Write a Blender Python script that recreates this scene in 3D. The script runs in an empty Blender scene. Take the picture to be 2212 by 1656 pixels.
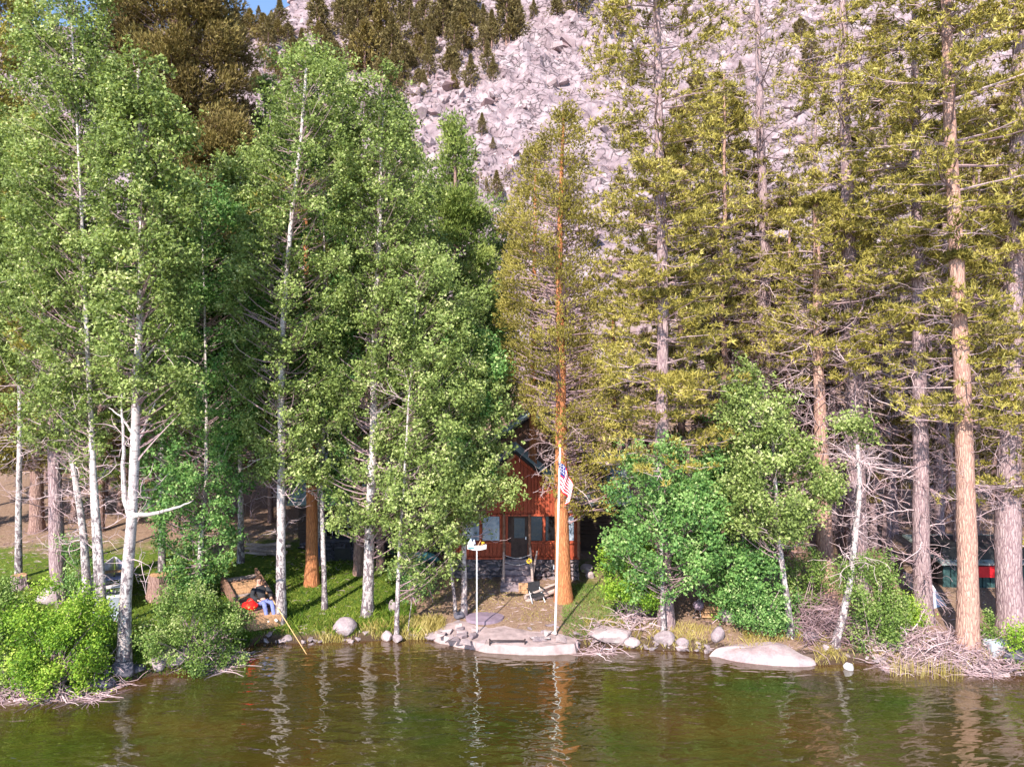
import bpy, bmesh, math, random
import numpy as np
from mathutils import Vector, Matrix
R = np.random.default_rng(7)
random.seed(7)
sc = bpy.context.scene
COL = sc.collection

# ------------------------------------------------------------------ camera, sky, sun
F = 1494.0                      # focal length in pixels of a 2212 px wide frame
CZ = 8.0
cam = bpy.data.cameras.new("camera"); camo = bpy.data.objects.new("camera", cam); COL.objects.link(camo)
camo.location = (0, 0, CZ); camo.rotation_euler = (math.radians(90), 0, 0)
cam.sensor_width = 36; cam.lens = 36 * F / 2212; cam.clip_start = 0.1; cam.clip_end = 3000
sc.camera = camo

SUN_EL = math.radians(37); SUN_AZ = math.radians(22)      # light travels towards +y and a little +x
L = Vector((math.sin(SUN_AZ) * math.cos(SUN_EL), math.cos(SUN_AZ) * math.cos(SUN_EL), -math.sin(SUN_EL)))
w = bpy.data.worlds.new("World"); sc.world = w; w.use_nodes = True
nt = w.node_tree
sky = nt.nodes.new("ShaderNodeTexSky"); sky.sky_type = 'NISHITA'; sky.sun_disc = False
sky.sun_elevation = SUN_EL; sky.sun_rotation = math.radians(180) + SUN_AZ; sky.altitude = 2000
sky.air_density = 1.0; sky.dust_density = 1.0; sky.ozone_density = 2.0
bg = nt.nodes["Background"]; bg.inputs[1].default_value = 0.15
nt.links.new(sky.outputs[0], bg.inputs[0])
sun = bpy.data.lights.new("sun", 'SUN'); sun.energy = 4.2; sun.angle = math.radians(0.5); sun.color = (1.0, 0.92, 0.82)
suno = bpy.data.objects.new("sun", sun); COL.objects.link(suno); suno.location = (-20, -40, 50)
suno.rotation_euler = L.to_track_quat('-Z', 'Y').to_euler()
sc.view_settings.view_transform = 'Standard'; sc.view_settings.look = 'None'
sc.view_settings.exposure = 1.25; sc.view_settings.gamma = 1; sc.view_settings.use_curve_mapping = False
sc.cycles.max_bounces = 6; sc.cycles.transparent_max_bounces = 8
sc.cycles.use_adaptive_sampling = True

# ------------------------------------------------------------------ helpers
def P(px, py, Y):
    return np.array([(px - 1106.0) / F * Y, Y, CZ - (py - 828.0) / F * Y])

def _h(ix, iy, s):
    n = (ix.astype(np.int64) * 374761393 + iy.astype(np.int64) * 668265263 + s * 974634777) & 0xffffffff
    n = ((n ^ (n >> 13)) * 1274126177) & 0xffffffff
    return ((n ^ (n >> 16)) & 0xffff) / 65535.0
def vnoise(x, y, s=0):
    x = np.asarray(x, float); y = np.asarray(y, float)
    ix = np.floor(x); iy = np.floor(y); fx = x - ix; fy = y - iy
    fx = fx * fx * (3 - 2 * fx); fy = fy * fy * (3 - 2 * fy)
    a = _h(ix, iy, s); b = _h(ix + 1, iy, s); c = _h(ix, iy + 1, s); d = _h(ix + 1, iy + 1, s)
    return (a * (1 - fx) + b * fx) * (1 - fy) + (c * (1 - fx) + d * fx) * fy
def fbm(x, y, s=0, o=4):
    t = 0; a = .5
    for i in range(o):
        t = t + a * vnoise(np.asarray(x) * 2 ** i, np.asarray(y) * 2 ** i, s + i); a *= .5
    return t / (1 - .5 ** o)

SH = [(-2500, 1500), (0, 1500), (100, 1497), (250, 1480), (330, 1458), (420, 1450), (500, 1412), (560, 1387), (640, 1389), (740, 1386),
      (860, 1381), (940, 1379), (1060, 1396), (1200, 1399), (1270, 1396), (1400, 1402), (1520, 1408), (1620, 1428), (1780, 1436),
      (1860, 1432), (1960, 1437), (2100, 1449), (2212, 1462), (4700, 1490)]
SX = []; SY = []
for a, b in SH:
    D = CZ / ((b - 828) / F); SX.append((a - 1106) / F * D); SY.append(D)
SX = np.array(SX); SY = np.array(SY)
def shoreY(x): return np.interp(x, SX, SY)
def height(x, Y, detail=True):
    x = np.asarray(x, float); Y = np.asarray(Y, float)
    d = Y - shoreY(x)
    up = 0.30 * (1 - np.exp(-np.maximum(d, 0) / .35)) + 0.082 * np.minimum(np.maximum(d, 0), 40)
    dn = np.maximum(-0.35 * np.maximum(-d, 0), -2.5) - .02
    z = np.where(d > 0, up, dn)
    if detail: z = z + np.where(d > 0.3, (fbm(x * .35, Y * .35, 3) - .5) * .25 * np.clip(d / 4, 0, 1), 0)
    t = np.log1p(np.exp((Y - 62) / 5.0)) * 5.0
    m = .68 * t + .0006 * t * t
    u = x / np.maximum(Y, 1)
    # skyline: the ridge is lower on the left
    crest_el = np.interp(u, [-1.5, -.45, -.39, -.33, -.30, -.1, .3, 1.5], [.50, .515, .527, .543, .565, .66, .8, .8])
    if detail: crest_el = crest_el + (fbm(u * 30, u * 0 + 3, 9) - .5) * .012
    zc = CZ + crest_el * Y
    z = z + m
    over = np.where(Y > 150, np.maximum(z - zc, 0), 0)
    z = z - over - np.where(over > 0, .25 * (over), 0)
    if detail:
        k = np.clip((Y - 62) / 40, 0, 1)
        z = z + k * ((fbm(x * .03, Y * .03, 21, 3) - .5) * 9 + (fbm(x * .15, Y * .15, 31, 4) - .5) * 3.0)
        cl = np.exp(-(((u - .22) / .30) ** 4)) * np.exp(-(((Y - 195) / 40) ** 4))
        rid = 1 - np.abs(2 * fbm(x * .06 + Y * .02, Y * .05, 41, 4) - 1)
        st_ = rid * 5 + fbm(x * .12 + Y * .1, Y * .12 - x * .06, 5) * 1.6; stp = np.floor(st_) + np.clip((st_ - np.floor(st_)) * 5, 0, 1); z = z + cl * (stp / 5 * 15 - 9) + k * (np.abs(fbm(x * .22 + Y * .1, Y * .22, 61, 5) - .5) * -9 + (fbm(x * .6, Y * .6, 65, 3) - .5) * 1.8)
    return z
def gp(px, py):
    """the point of the ground seen at a pixel"""
    ts = np.linspace(14, 60, 1400)
    x = (px - 1106) / F * ts; z = CZ - (py - 828) / F * ts
    h = height(x, ts)
    i = int(np.argmax(z <= h))
    return np.array([x[i], ts[i], h[i]])

MATS = {}
def new_mat(name):
    m = bpy.data.materials.new(name); m.use_nodes = True
    n = m.node_tree.nodes; b = n["Principled BSDF"]; MATS[name] = m
    return m, m.node_tree, b
def N(t, kind, **kw):
    n = t.nodes.new(kind)
    for k, v in kw.items(): setattr(n, k, v)
    return n
def ramp(t, fac, stops, interp='LINEAR'):
    r = N(t, "ShaderNodeValToRGB"); r.color_ramp.interpolation = interp
    e = r.color_ramp.elements
    while len(e) < len(stops): e.new(.5)
    for i, (p, c) in enumerate(stops):
        e[i].position = p; e[i].color = (c[0], c[1], c[2], 1) if hasattr(c, '__len__') else (c, c, c, 1)
    t.links.new(fac, r.inputs[0]); return r.outputs[0]
def coords(t, scale=(1, 1, 1), kind='Object'):
    tc = N(t, "ShaderNodeTexCoord"); mp = N(t, "ShaderNodeMapping"); mp.inputs[3].default_value = scale
    t.links.new(tc.outputs[kind], mp.inputs[0]); return mp.outputs[0]
def noise(t, v, scale, detail=4, rough=.6, dist=0):
    n = N(t, "ShaderNodeTexNoise"); n.inputs["Scale"].default_value = scale; n.inputs["Detail"].default_value = detail
    n.inputs["Roughness"].default_value = rough; n.inputs["Distortion"].default_value = dist
    if v is not None: t.links.new(v, n.inputs[0])
    return n.outputs[0]
def mixc(t, fac, a, b, mode='MIX'):
    m = N(t, "ShaderNodeMix", data_type='RGBA', blend_type=mode)
    if isinstance(fac, (int, float)): m.inputs[0].default_value = fac
    else: t.links.new(fac, m.inputs[0])
    for i, c in ((6, a), (7, b)):
        if isinstance(c, tuple): m.inputs[i].default_value = (*c, 1)
        else: t.links.new(c, m.inputs[i])
    return m.outputs[2]
def bump(t, h, strength=.5, dist=.02):
    b = N(t, "ShaderNodeBump"); b.inputs[0].default_value = strength; b.inputs[1].default_value = dist
    t.links.new(h, b.inputs["Height"]); return b.outputs[0]

def simple(name, c, rough=.7, var=.25, scale=12, metal=0, stretch=(1, 1, 1), bm=.3, bd=.01, spec=.3):
    m, t, b = new_mat(name)
    v = coords(t, stretch); n = noise(t, v, scale, 5)
    lo = tuple(x * (1 - var) for x in c); hi = tuple(min(1, x * (1 + var)) for x in c)
    t.links.new(ramp(t, n, [(.3, lo), (.7, hi)]), b.inputs["Base Color"])
    b.inputs["Roughness"].default_value = rough; b.inputs["Metallic"].default_value = metal
    b.inputs["Specular IOR Level"].default_value = spec
    if bm: t.links.new(bump(t, n, bm, bd), b.inputs["Normal"])
    return m
def foliage(name, stops, trans=.35, rough=.55):
    m = bpy.data.materials.new(name); m.use_nodes = True; t = m.node_tree; MATS[name] = m
    t.nodes.remove(t.nodes["Principled BSDF"]); out = t.nodes["Material Output"]
    a = N(t, "ShaderNodeAttribute"); a.attribute_name = "tint"
    c = ramp(t, a.outputs["Fac"], stops)
    d = N(t, "ShaderNodeBsdfPrincipled"); t.links.new(c, d.inputs["Base Color"]); d.inputs["Roughness"].default_value = rough
    d.inputs["Specular IOR Level"].default_value = .22
    tr = N(t, "ShaderNodeBsdfTranslucent")
    t.links.new(mixc(t, 1.0, c, (1.0, 1.0, .55), 'MULTIPLY'), tr.inputs[0])
    mx = N(t, "ShaderNodeMixShader"); mx.inputs[0].default_value = trans
    t.links.new(d.outputs[0], mx.inputs[1]); t.links.new(tr.outputs[0], mx.inputs[2]); t.links.new(mx.outputs[0], out.inputs[0])
    return m

# foliage colours
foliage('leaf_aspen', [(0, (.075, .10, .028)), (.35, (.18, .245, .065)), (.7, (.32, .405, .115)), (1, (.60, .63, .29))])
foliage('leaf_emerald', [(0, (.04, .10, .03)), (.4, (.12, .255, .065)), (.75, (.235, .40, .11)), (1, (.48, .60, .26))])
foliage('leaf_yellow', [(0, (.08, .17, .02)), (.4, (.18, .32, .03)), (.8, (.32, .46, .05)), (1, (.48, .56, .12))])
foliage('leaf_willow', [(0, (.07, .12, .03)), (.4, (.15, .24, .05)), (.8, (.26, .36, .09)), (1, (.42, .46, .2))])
foliage('needle_olive', [(0, (.09, .07, .028)), (.35, (.23, .20, .045)), (.75, (.41, .345, .075)), (1, (.62, .53, .18))], .15)  # dark stop holds the brown of shaded needles, pale stops the sunlit tone
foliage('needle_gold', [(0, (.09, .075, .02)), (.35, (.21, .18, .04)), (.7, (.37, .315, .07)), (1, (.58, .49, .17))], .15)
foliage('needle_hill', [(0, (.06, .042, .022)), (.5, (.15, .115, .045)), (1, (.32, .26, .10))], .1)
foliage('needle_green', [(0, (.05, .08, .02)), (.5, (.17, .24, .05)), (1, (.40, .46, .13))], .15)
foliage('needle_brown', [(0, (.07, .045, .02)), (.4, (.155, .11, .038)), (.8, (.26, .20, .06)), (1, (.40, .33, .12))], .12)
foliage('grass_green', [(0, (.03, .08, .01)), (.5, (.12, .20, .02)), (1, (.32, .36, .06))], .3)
foliage('grass_straw', [(0, (.20, .16, .04)), (.5, (.40, .32, .09)), (1, (.6, .5, .22))], .3)
foliage('twig_dead', [(0, (.15, .09, .10)), (.5, (.34, .23, .24)), (1, (.62, .48, .49))], .0, .8)

# bark
def bark_aspen():
    m, t, b = new_mat('bark_aspen')
    v = coords(t, (1, 1, 1)); vz = coords(t, (3, 3, 14)); vs = coords(t, (5, 5, 2.4))
    n1 = noise(t, vz, 2.2, 5, .7)
    n2 = noise(t, vs, 2.0, 6, .75, .6)
    base = ramp(t, noise(t, v, 2.0), [(.3, (.40, .34, .33)), (.6, (.60, .53, .51))])
    dark = mixc(t, ramp(t, n1, [(.55, 0), (.63, 1)]), base, (.10, .075, .08))
    # furrowed black bark spreads up from the root collar and around old scars
    sep = N(t, "ShaderNodeSeparateXYZ"); tc = N(t, "ShaderNodeTexCoord"); t.links.new(tc.outputs['Object'], sep.inputs[0])
    mr = N(t, "ShaderNodeMapRange"); mr.inputs[1].default_value = 0.0; mr.inputs[2].default_value = 6.0
    mr.inputs[3].default_value = .15; mr.inputs[4].default_value = .0; t.links.new(sep.outputs[2], mr.inputs[0])
    ad = N(t, "ShaderNodeMath", operation='ADD'); t.links.new(n2, ad.inputs[0]); t.links.new(mr.outputs[0], ad.inputs[1])
    rough = ramp(t, ad.outputs[0], [(.575, 0), (.655, 1)])
    t.links.new(mixc(t, rough, dark, (.13, .10, .11)), b.inputs["Base Color"])
    b.inputs["Roughness"].default_value = .75; b.inputs["Specular IOR Level"].default_value = .2
    t.links.new(bump(t, n2, .7, .03), b.inputs["Normal"])
bark_aspen()
def bark_pine(name, lo, mid, hi, dark):
    m, t, b = new_mat(name)
    v = coords(t, (9, 9, 2.4)); n = noise(t, v, 1.8, 8, .75, 1.2)
    vo = N(t, "ShaderNodeTexVoronoi"); vo.feature = 'DISTANCE_TO_EDGE'; vo.inputs["Scale"].default_value = 1.4
    wv = coords(t, (11, 11, 1.9)); nc = N(t, 'ShaderNodeTexNoise'); nc.inputs['Scale'].default_value = 1.3; nc.inputs['Detail'].default_value = 5; t.links.new(wv, nc.inputs[0]); t.links.new(mixc(t, .82, wv, nc.outputs[1], 'ADD'), vo.inputs[0])
    c = ramp(t, n, [(.28, lo), (.5, mid), (.72, hi)])
    e = ramp(t, vo.outputs[0], [(.0, .75), (.14, 0)])
    t.links.new(mixc(t, e, c, dark), b.inputs["Base Color"])
    b.inputs["Roughness"].default_value = .85; b.inputs["Specular IOR Level"].default_value = .15
    t.links.new(bump(t, vo.outputs[0], .9, .05), b.inputs["Normal"])
bark_pine('bark_grey', (.20, .13, .14), (.37, .265, .27), (.52, .41, .40), (.11, .06, .075))
bark_pine('bark_pink', (.28, .15, .12), (.46, .28, .22), (.62, .44, .35), (.18, .09, .08))
bark_pine('bark_orange', (.32, .12, .05), (.48, .19, .08), (.60, .30, .15), (.22, .08, .04))
bark_pine('bark_brown', (.20, .12, .10), (.32, .20, .17), (.46, .32, .28), (.10, .05, .05))

def rock_mat(name, lo, mid, hi, stain, sc_=1.0):
    m, t, b = new_mat(name)
    v = coords(t, (sc_, sc_, sc_), 'Object')
    g = N(t, "ShaderNodeNewGeometry")
    big = noise(t, v, .9, 6, .65, .5); fine = noise(t, v, 9, 4, .7)
    c = ramp(t, big, [(.28, lo), (.5, mid), (.7, hi)])
    a = N(t, "ShaderNodeAttribute"); a.attribute_name = "tint"
    c = mixc(t, ramp(t, a.outputs["Fac"], [(0, 0), (1, .75)]), c, stain)
    c = mixc(t, .35, c, ramp(t, fine, [(.35, .35), (.65, .95)]), 'MULTIPLY')
    t.links.new(c, b.inputs["Base Color"]); b.inputs["Roughness"].default_value = .9; b.inputs["Specular IOR Level"].default_value = .15
    h = N(t, "ShaderNodeMath", operation='ADD'); t.links.new(big, h.inputs[0]); t.links.new(fine, h.inputs[1])
    t.links.new(bump(t, h.outputs[0], .6, .06 / sc_), b.inputs["Normal"])
rock_mat('rock_talus', (.22, .155, .17), (.37, .285, .30), (.52, .44, .445), (.25, .155, .16), .6)
rock_mat('rock_shore', (.20, .15, .17), (.34, .27, .28), (.50, .42, .42), (.18, .13, .16), 2)
rock_mat('rock_pale', (.36, .27, .28), (.48, .38, .38), (.60, .52, .50), (.32, .22, .23), 1.2)
rock_mat('rock_slab', (.30, .21, .22), (.42, .32, .325), (.52, .43, .42), (.28, .19, .2), 1.6)
rock_mat('rock_dark', (.05, .05, .07), (.13, .12, .15), (.25, .23, .25), (.04, .04, .05), 2)

def ground_mat(name):
    m, t, b = new_mat(name)
    v = coords(t)
    n = noise(t, v, .8, 6, .7); n2 = noise(t, v, 9, 5, .75); n3 = noise(t, v, 40, 3, .7)
    a = N(t, "ShaderNodeAttribute"); a.attribute_name = "green"
    r = N(t, "ShaderNodeAttribute"); r.attribute_name = "rocky"
    dirt = ramp(t, n2, [(.3, (.13, .075, .05)), (.5, (.29, .19, .125)), (.7, (.47, .34, .25))])
    lit = ramp(t, n3, [(.3, (.11, .06, .05)), (.7, (.38, .26, .19))])
    dirt = mixc(t, .5, dirt, lit)
    gr = ramp(t, n2, [(.3, (.04, .075, .012)), (.5, (.10, .15, .02)), (.72, (.26, .24, .055))])
    ad = N(t, "ShaderNodeMath", operation='ADD'); t.links.new(a.outputs["Fac"], ad.inputs[0])
    sb = N(t, "ShaderNodeMath", operation='SUBTRACT'); t.links.new(n, sb.inputs[0]); sb.inputs[1].default_value = .5
    t.links.new(sb.outputs[0], ad.inputs[1])
    c = mixc(t, ramp(t, ad.outputs[0], [(.38, 0), (.6, 1)]), dirt, gr)
    rk = ramp(t, noise(t, v, .25, 6, .7), [(.3, (.15, .105, .115)), (.5, (.27, .205, .22)), (.7, (.43, .355, .365))])
    wrp = noise(t, v, .12, 5); vv = N(t, 'ShaderNodeTexVoronoi'); vv.feature = 'DISTANCE_TO_EDGE'; vv.inputs['Scale'].default_value = .42
    cw = N(t, 'ShaderNodeTexNoise'); cw.inputs['Scale'].default_value = .3; cw.inputs['Detail'].default_value = 6; t.links.new(v, cw.inputs[0])
    vsc = N(t, 'ShaderNodeVectorMath', operation='MULTIPLY_ADD'); vsc.inputs[1].default_value = (5, 5, 5); t.links.new(cw.outputs[1], vsc.inputs[0]); t.links.new(v, vsc.inputs[2]); t.links.new(vsc.outputs[0], vv.inputs[0])
    ck0 = ramp(t, vv.outputs[0], [(.0, .35), (.05, .85), (.16, 1)]); ck = mixc(t, ramp(t, noise(t, v, .18, 4), [(.42, 0), (.6, 1)]), ck0, (1.0, 1.0, 1.0))
    rk = mixc(t, 1.0, rk, ck, 'MULTIPLY')
    c = mixc(t, r.outputs["Fac"], c, rk)
    wt = N(t, 'ShaderNodeAttribute'); wt.attribute_name = 'wet'; c = mixc(t, wt.outputs['Fac'], c, (.07, .045, .03))
    t.links.new(c, b.inputs["Base Color"]); b.inputs["Roughness"].default_value = .95; b.inputs["Specular IOR Level"].default_value = .1
    bb = N(t, 'ShaderNodeBump'); bb.inputs[0].default_value = .9; bb.inputs[1].default_value = .7; hm = N(t, 'ShaderNodeMath', operation='MULTIPLY'); t.links.new(ck, hm.inputs[0]); t.links.new(r.outputs['Fac'], hm.inputs[1]); t.links.new(hm.outputs[0], bb.inputs['Height'])
    b2 = N(t, 'ShaderNodeBump'); b2.inputs[0].default_value = .8; b2.inputs[1].default_value = .08; t.links.new(n2, b2.inputs['Height']); t.links.new(bb.outputs[0], b2.inputs['Normal']); t.links.new(b2.outputs[0], b.inputs['Normal'])
ground_mat('ground')

def water_mat():
    m, t, b = new_mat('water')
    v = coords(t, (.75, 1.6, 1)); v2 = coords(t, (.7, 1.5, 1))
    n1 = noise(t, v, 1.9, 1.5, .45, .5); n2 = noise(t, v2, 6.0, 1, .5, .3); n0 = noise(t, v, .5, 2, .5)
    h = N(t, "ShaderNodeMath", operation='MULTIPLY_ADD'); t.links.new(n2, h.inputs[0]); h.inputs[1].default_value = .16; t.links.new(n1, h.inputs[2])
    h2 = N(t, "ShaderNodeMath", operation='MULTIPLY_ADD'); t.links.new(n0, h2.inputs[0]); h2.inputs[1].default_value = .8; t.links.new(h.outputs[0], h2.inputs[2])
    c = ramp(t, noise(t, coords(t, (.12, .25, 1)), 1.4, 3), [(.3, (.020, .032, .004)), (.7, (.070, .038, .008))])
    a = N(t, "ShaderNodeAttribute"); a.attribute_name = "shallow"
    c = mixc(t, a.outputs["Fac"], c, (.075, .034, .012))
    t.links.new(c, b.inputs["Base Color"])
    b.inputs["Roughness"].default_value = .03; b.inputs["IOR"].default_value = 2.0; b.inputs["Specular IOR Level"].default_value = .8
    t.links.new(bump(t, h2.outputs[0], 1.0, .042), b.inputs["Normal"])
water_mat()

simple('wood_red', (.30, .058, .026), .6, .85, 3, stretch=(6, 6, 1.6), bm=.5)  # wide tone variation puts dappled leaf shade into the wood colour
simple('wood_grey', (.36, .27, .24), .8, .45, 4, stretch=(3, 3, 14), bm=.4)
simple('wood_warm', (.42, .24, .13), .8, .5, 5, stretch=(8, 2, 2), bm=.5)
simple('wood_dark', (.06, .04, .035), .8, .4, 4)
simple('log_brown', (.22, .12, .085), .85, .45, 8)
simple('roof_metal', (.24, .29, .28), .5, .55, 3, stretch=(1, 12, 1), spec=.5, bm=.15)
simple('trim_dark', (.03, .03, .03), .6, .2, 6)
simple('white_paint', (.82, .80, .80), .4, .06, 10, bm=.05)
simple('white_dull', (.55, .52, .54), .5, .15, 10, bm=.05)
simple('aluminium', (.55, .58, .64), .38, .2, 5, metal=.65, bm=.15, spec=.5)
simple('alu_blue', (.16, .18, .34), .5, .35, 6, bm=.2)
simple('teal_paint', (.09, .26, .28), .5, .35, 5, bm=.2)
simple('blue_paint', (.02, .13, .34), .4, .2, 5)
simple('teal_dark', (.03, .07, .07), .7, .3, 4)
simple('red_paint', (.55, .012, .02), .45, .2, 5, bm=.2)
simple('red_cloth', (.72, .01, .008), .8, .2, 8)
simple('yellow_paint', (.8, .5, .03), .5, .15, 8)
simple('denim', (.17, .20, .44), .85, .35, 20)
simple('black_cloth', (.03, .03, .035), .9, .3, 12)
simple('skin', (.55, .32, .24), .6, .1, 10, bm=.1)
simple('hair', (.10, .05, .03), .8, .3, 30)
simple('shoe_white', (.72, .68, .66), .7, .1, 10)
simple('iron', (.03, .018, .02), .6, .4, 8)
simple('rod_tan', (.75, .48, .22), .4, .1, 10)
simple('concrete', (.34, .255, .25), .9, .3, 3, bm=.8, bd=.04)
simple('slab_purple', (.23, .17, .22), .85, .2, 4)
simple('concrete_blue', (.42, .47, .52), .9, .2, 4)
simple('flag_red', (.62, .012, .03), .8, .1, 8, bm=0)
simple('flag_white', (.85, .80, .80), .8, .05, 8, bm=0)
simple('flag_blue', (.02, .035, .16), .8, .1, 8, bm=0)
simple('canvas_blue', (.45, .52, .66), .7, .15, 4)
simple('car_paint', (.75, .75, .78), .25, .04, 3, bm=0, spec=.6)
simple('car_glass', (.03, .12, .35), .12, .2, 3, bm=0, spec=.8)
simple('rubber', (.02, .02, .02), .8, .1, 9)
simple('brick_red', (.34, .05, .05), .85, .3, 9)
def glass_mat():
    m, t, b = new_mat('window_glass')
    n = noise(t, coords(t), 2.5, 4)
    t.links.new(ramp(t, n, [(.35, (.10, .16, .24)), (.65, (.40, .44, .52))]), b.inputs["Base Color"])  # blue-white reflection painted into the pane colour
    b.inputs["Roughness"].default_value = .08; b.inputs["Specular IOR Level"].default_value = .8
    m, t, b = new_mat('glass_dark')
    b.inputs["Base Color"].default_value = (.012, .012, .014, 1); b.inputs["Roughness"].default_value = .06
    b.inputs["Specular IOR Level"].default_value = .7
glass_mat()

def mk(name, V, faces, mat, parent=None, smooth=False, attrs=None, mats=None, midx=None, loc=None):
    """one mesh object from numpy arrays; faces is a list of (n,3)/(n,4) arrays"""
    V = np.asarray(V, np.float32)
    me = bpy.data.meshes.new(name)
    faces = [np.asarray(f, np.int32) for f in faces if len(f)]
    nl = sum(f.size for f in faces); nf = sum(len(f) for f in faces)
    me.vertices.add(len(V)); me.vertices.foreach_set("co", V.ravel())
    me.loops.add(nl); me.loops.foreach_set("vertex_index", np.concatenate([f.ravel() for f in faces]))
    tot = np.concatenate([np.full(len(f), f.shape[1], np.int32) for f in faces])
    st = np.concatenate([[0], np.cumsum(tot)[:-1]]).astype(np.int32)
    me.polygons.add(nf); me.polygons.foreach_set("loop_start", st)
    try: me.polygons.foreach_set("loop_total", tot)
    except Exception: pass
    if midx is not None: me.polygons.foreach_set("material_index", np.asarray(midx, np.int32))
    me.update(calc_edges=True)
    me.polygons.foreach_set("use_smooth", np.full(nf, bool(smooth)))
    for m in (mats or [mat]): me.materials.append(MATS[m])
    for k, (dom, arr) in (attrs or {}).items():
        a = me.attributes.new(k, 'FLOAT', dom); a.data.foreach_set("value", np.asarray(arr, np.float32))
    o = bpy.data.objects.new(name, me); COL.objects.link(o)
    if parent is not None: o.parent = parent
    if loc is not None: o.location = loc
    return o
def thing(name, label, cat, loc=(0, 0, 0), group=None, rz=0):
    o = bpy.data.objects.new(name, None); COL.objects.link(o); o.empty_display_size = .2
    o.location = loc; o.rotation_euler = (0, 0, rz)
    return tag(o, label, cat, group)
def tag(o, label=None, cat=None, group=None, kind=None):
    if label: o["label"] = label
    if cat: o["category"] = cat
    if group: o["group"] = group
    if kind: o["kind"] = kind
    return o
def dup(o, loc=None, rz=None, scale=None, label=None, parent=None):
    c = o.copy(); COL.objects.link(c)
    if parent is not None: c.parent = parent
    if loc is not None: c.location = loc
    if rz is not None: c.rotation_euler = (0, 0, rz)
    if scale is not None: c.scale = (scale, scale, scale)
    if label: c["label"] = label
    for ch in o.children: dup(ch, parent=c)
    return c

def tubes(Pts, Rad, sides=6, cap=False):
    """N tubes of K points: returns V, quads"""
    Pts = np.asarray(Pts, float); Rad = np.asarray(Rad, float)
    if Pts.ndim == 2: Pts = Pts[None]; Rad = Rad[None]
    n, k, _ = Pts.shape
    T = np.empty_like(Pts); T[:, 1:-1] = Pts[:, 2:] - Pts[:, :-2]; T[:, 0] = Pts[:, 1] - Pts[:, 0]; T[:, -1] = Pts[:, -1] - Pts[:, -2]
    T /= np.linalg.norm(T, axis=2, keepdims=True) + 1e-9
    avg = T.mean(1); ref = np.where((np.abs(avg[:, 2]) > .7)[:, None], np.array([1., 0, 0]), np.array([0, 0, 1.]))[:, None, :]
    A = np.cross(T, ref); A /= np.linalg.norm(A, axis=2, keepdims=True) + 1e-9
    B = np.cross(T, A)
    th = np.arange(sides) / sides * 2 * np.pi
    V = Pts[:, :, None, :] + Rad[:, :, None, None] * (np.cos(th)[None, None, :, None] * A[:, :, None, :] + np.sin(th)[None, None, :, None] * B[:, :, None, :])
    idx = np.arange(n * k * sides).reshape(n, k, sides)
    a = idx[:, :-1, :]; b = np.roll(idx, -1, 2)[:, :-1, :]; c = np.roll(idx, -1, 2)[:, 1:, :]; d = idx[:, 1:, :]
    Q = np.stack([a, d, c, b], -1).reshape(-1, 4)
    return V.reshape(-1, 3), Q
def grow(S, Dr, Ln, K=6, wander=.25, grav=0.0, rng=R):
    """random-walk branches: S (n,3), Dr (n,3), Ln (n) -> (n,K,3)"""
    n = len(S); Pp = np.empty((n, K, 3)); Pp[:, 0] = S
    d = Dr / (np.linalg.norm(Dr, axis=1, keepdims=True) + 1e-9); st = (Ln / (K - 1))[:, None]
    for i in range(1, K):
        d = d + rng.normal(0, wander, (n, 3)); d[:, 2] += grav
        d /= np.linalg.norm(d, axis=1, keepdims=True) + 1e-9
        Pp[:, i] = Pp[:, i - 1] + d * st
    return Pp
class Geo:
    def __init__(s): s.V = []; s.F3 = []; s.F4 = []; s.A3 = []; s.A4 = []; s.n = 0
    def add(s, V, F, tint=.5):
        F = np.asarray(F) + s.n; s.V.append(np.asarray(V)); s.n += len(V)
        t = np.broadcast_to(np.asarray(tint, float), (len(F),))
        (s.F3 if F.shape[1] == 3 else s.F4).append(F); (s.A3 if F.shape[1] == 3 else s.A4).append(t)
    def tube(s, Pt, Rd, sides=6, tint=.5):
        V, Q = tubes(Pt, Rd, sides); 
        if np.ndim(tint) == 1: tint = np.repeat(tint, len(Q) // len(tint))
        s.add(V, Q, tint)
    def box(s, lo, hi, M=None, tint=.5):
        x0, y0, z0 = lo; x1, y1, z1 = hi
        V = np.array([(x0, y0, z0), (x1, y0, z0), (x1, y1, z0), (x0, y1, z0), (x0, y0, z1), (x1, y0, z1), (x1, y1, z1), (x0, y1, z1)], float)
        if M is not None: V = np.array([tuple(M @ Vector(v)) for v in V])
        s.add(V, np.array([(0, 3, 2, 1), (4, 5, 6, 7), (0, 1, 5, 4), (1, 2, 6, 5), (2, 3, 7, 6), (3, 0, 4, 7)]), tint)
    def poly(s, pts, thick):
        """extrude a list of (x,z) along y: thick=(y0,y1)"""
        n = len(pts); V = [(x, thick[0], z) for x, z in pts] + [(x, thick[1], z) for x, z in pts]
        c = (sum(p[0] for p in pts) / n, sum(p[1] for p in pts) / n)
        V += [(c[0], thick[0], c[1]), (c[0], thick[1], c[1])]
        s.add(V, [(i, (i + 1) % n, n + (i + 1) % n, n + i) for i in range(n)])
        s.n -= len(V); s.V.pop()
        F = [(2 * n, (i + 1) % n, i) for i in range(n)] + [(2 * n + 1, n + i, n + (i + 1) % n) for i in range(n)]
        s.add(V, F)
    def build(s, name, mat, parent=None, origin=None, smooth=False, **kw):
        V = np.concatenate(s.V)
        if origin is not None: V = V - np.asarray(origin)
        fs = []; at = []
        if s.F3: fs.append(np.concatenate(s.F3)); at.append(np.concatenate(s.A3))
        if s.F4: fs.append(np.concatenate(s.F4)); at.append(np.concatenate(s.A4))
        return mk(name, V, fs, mat, parent, smooth, {'tint': ('FACE', np.concatenate(at))}, **kw)
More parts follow.
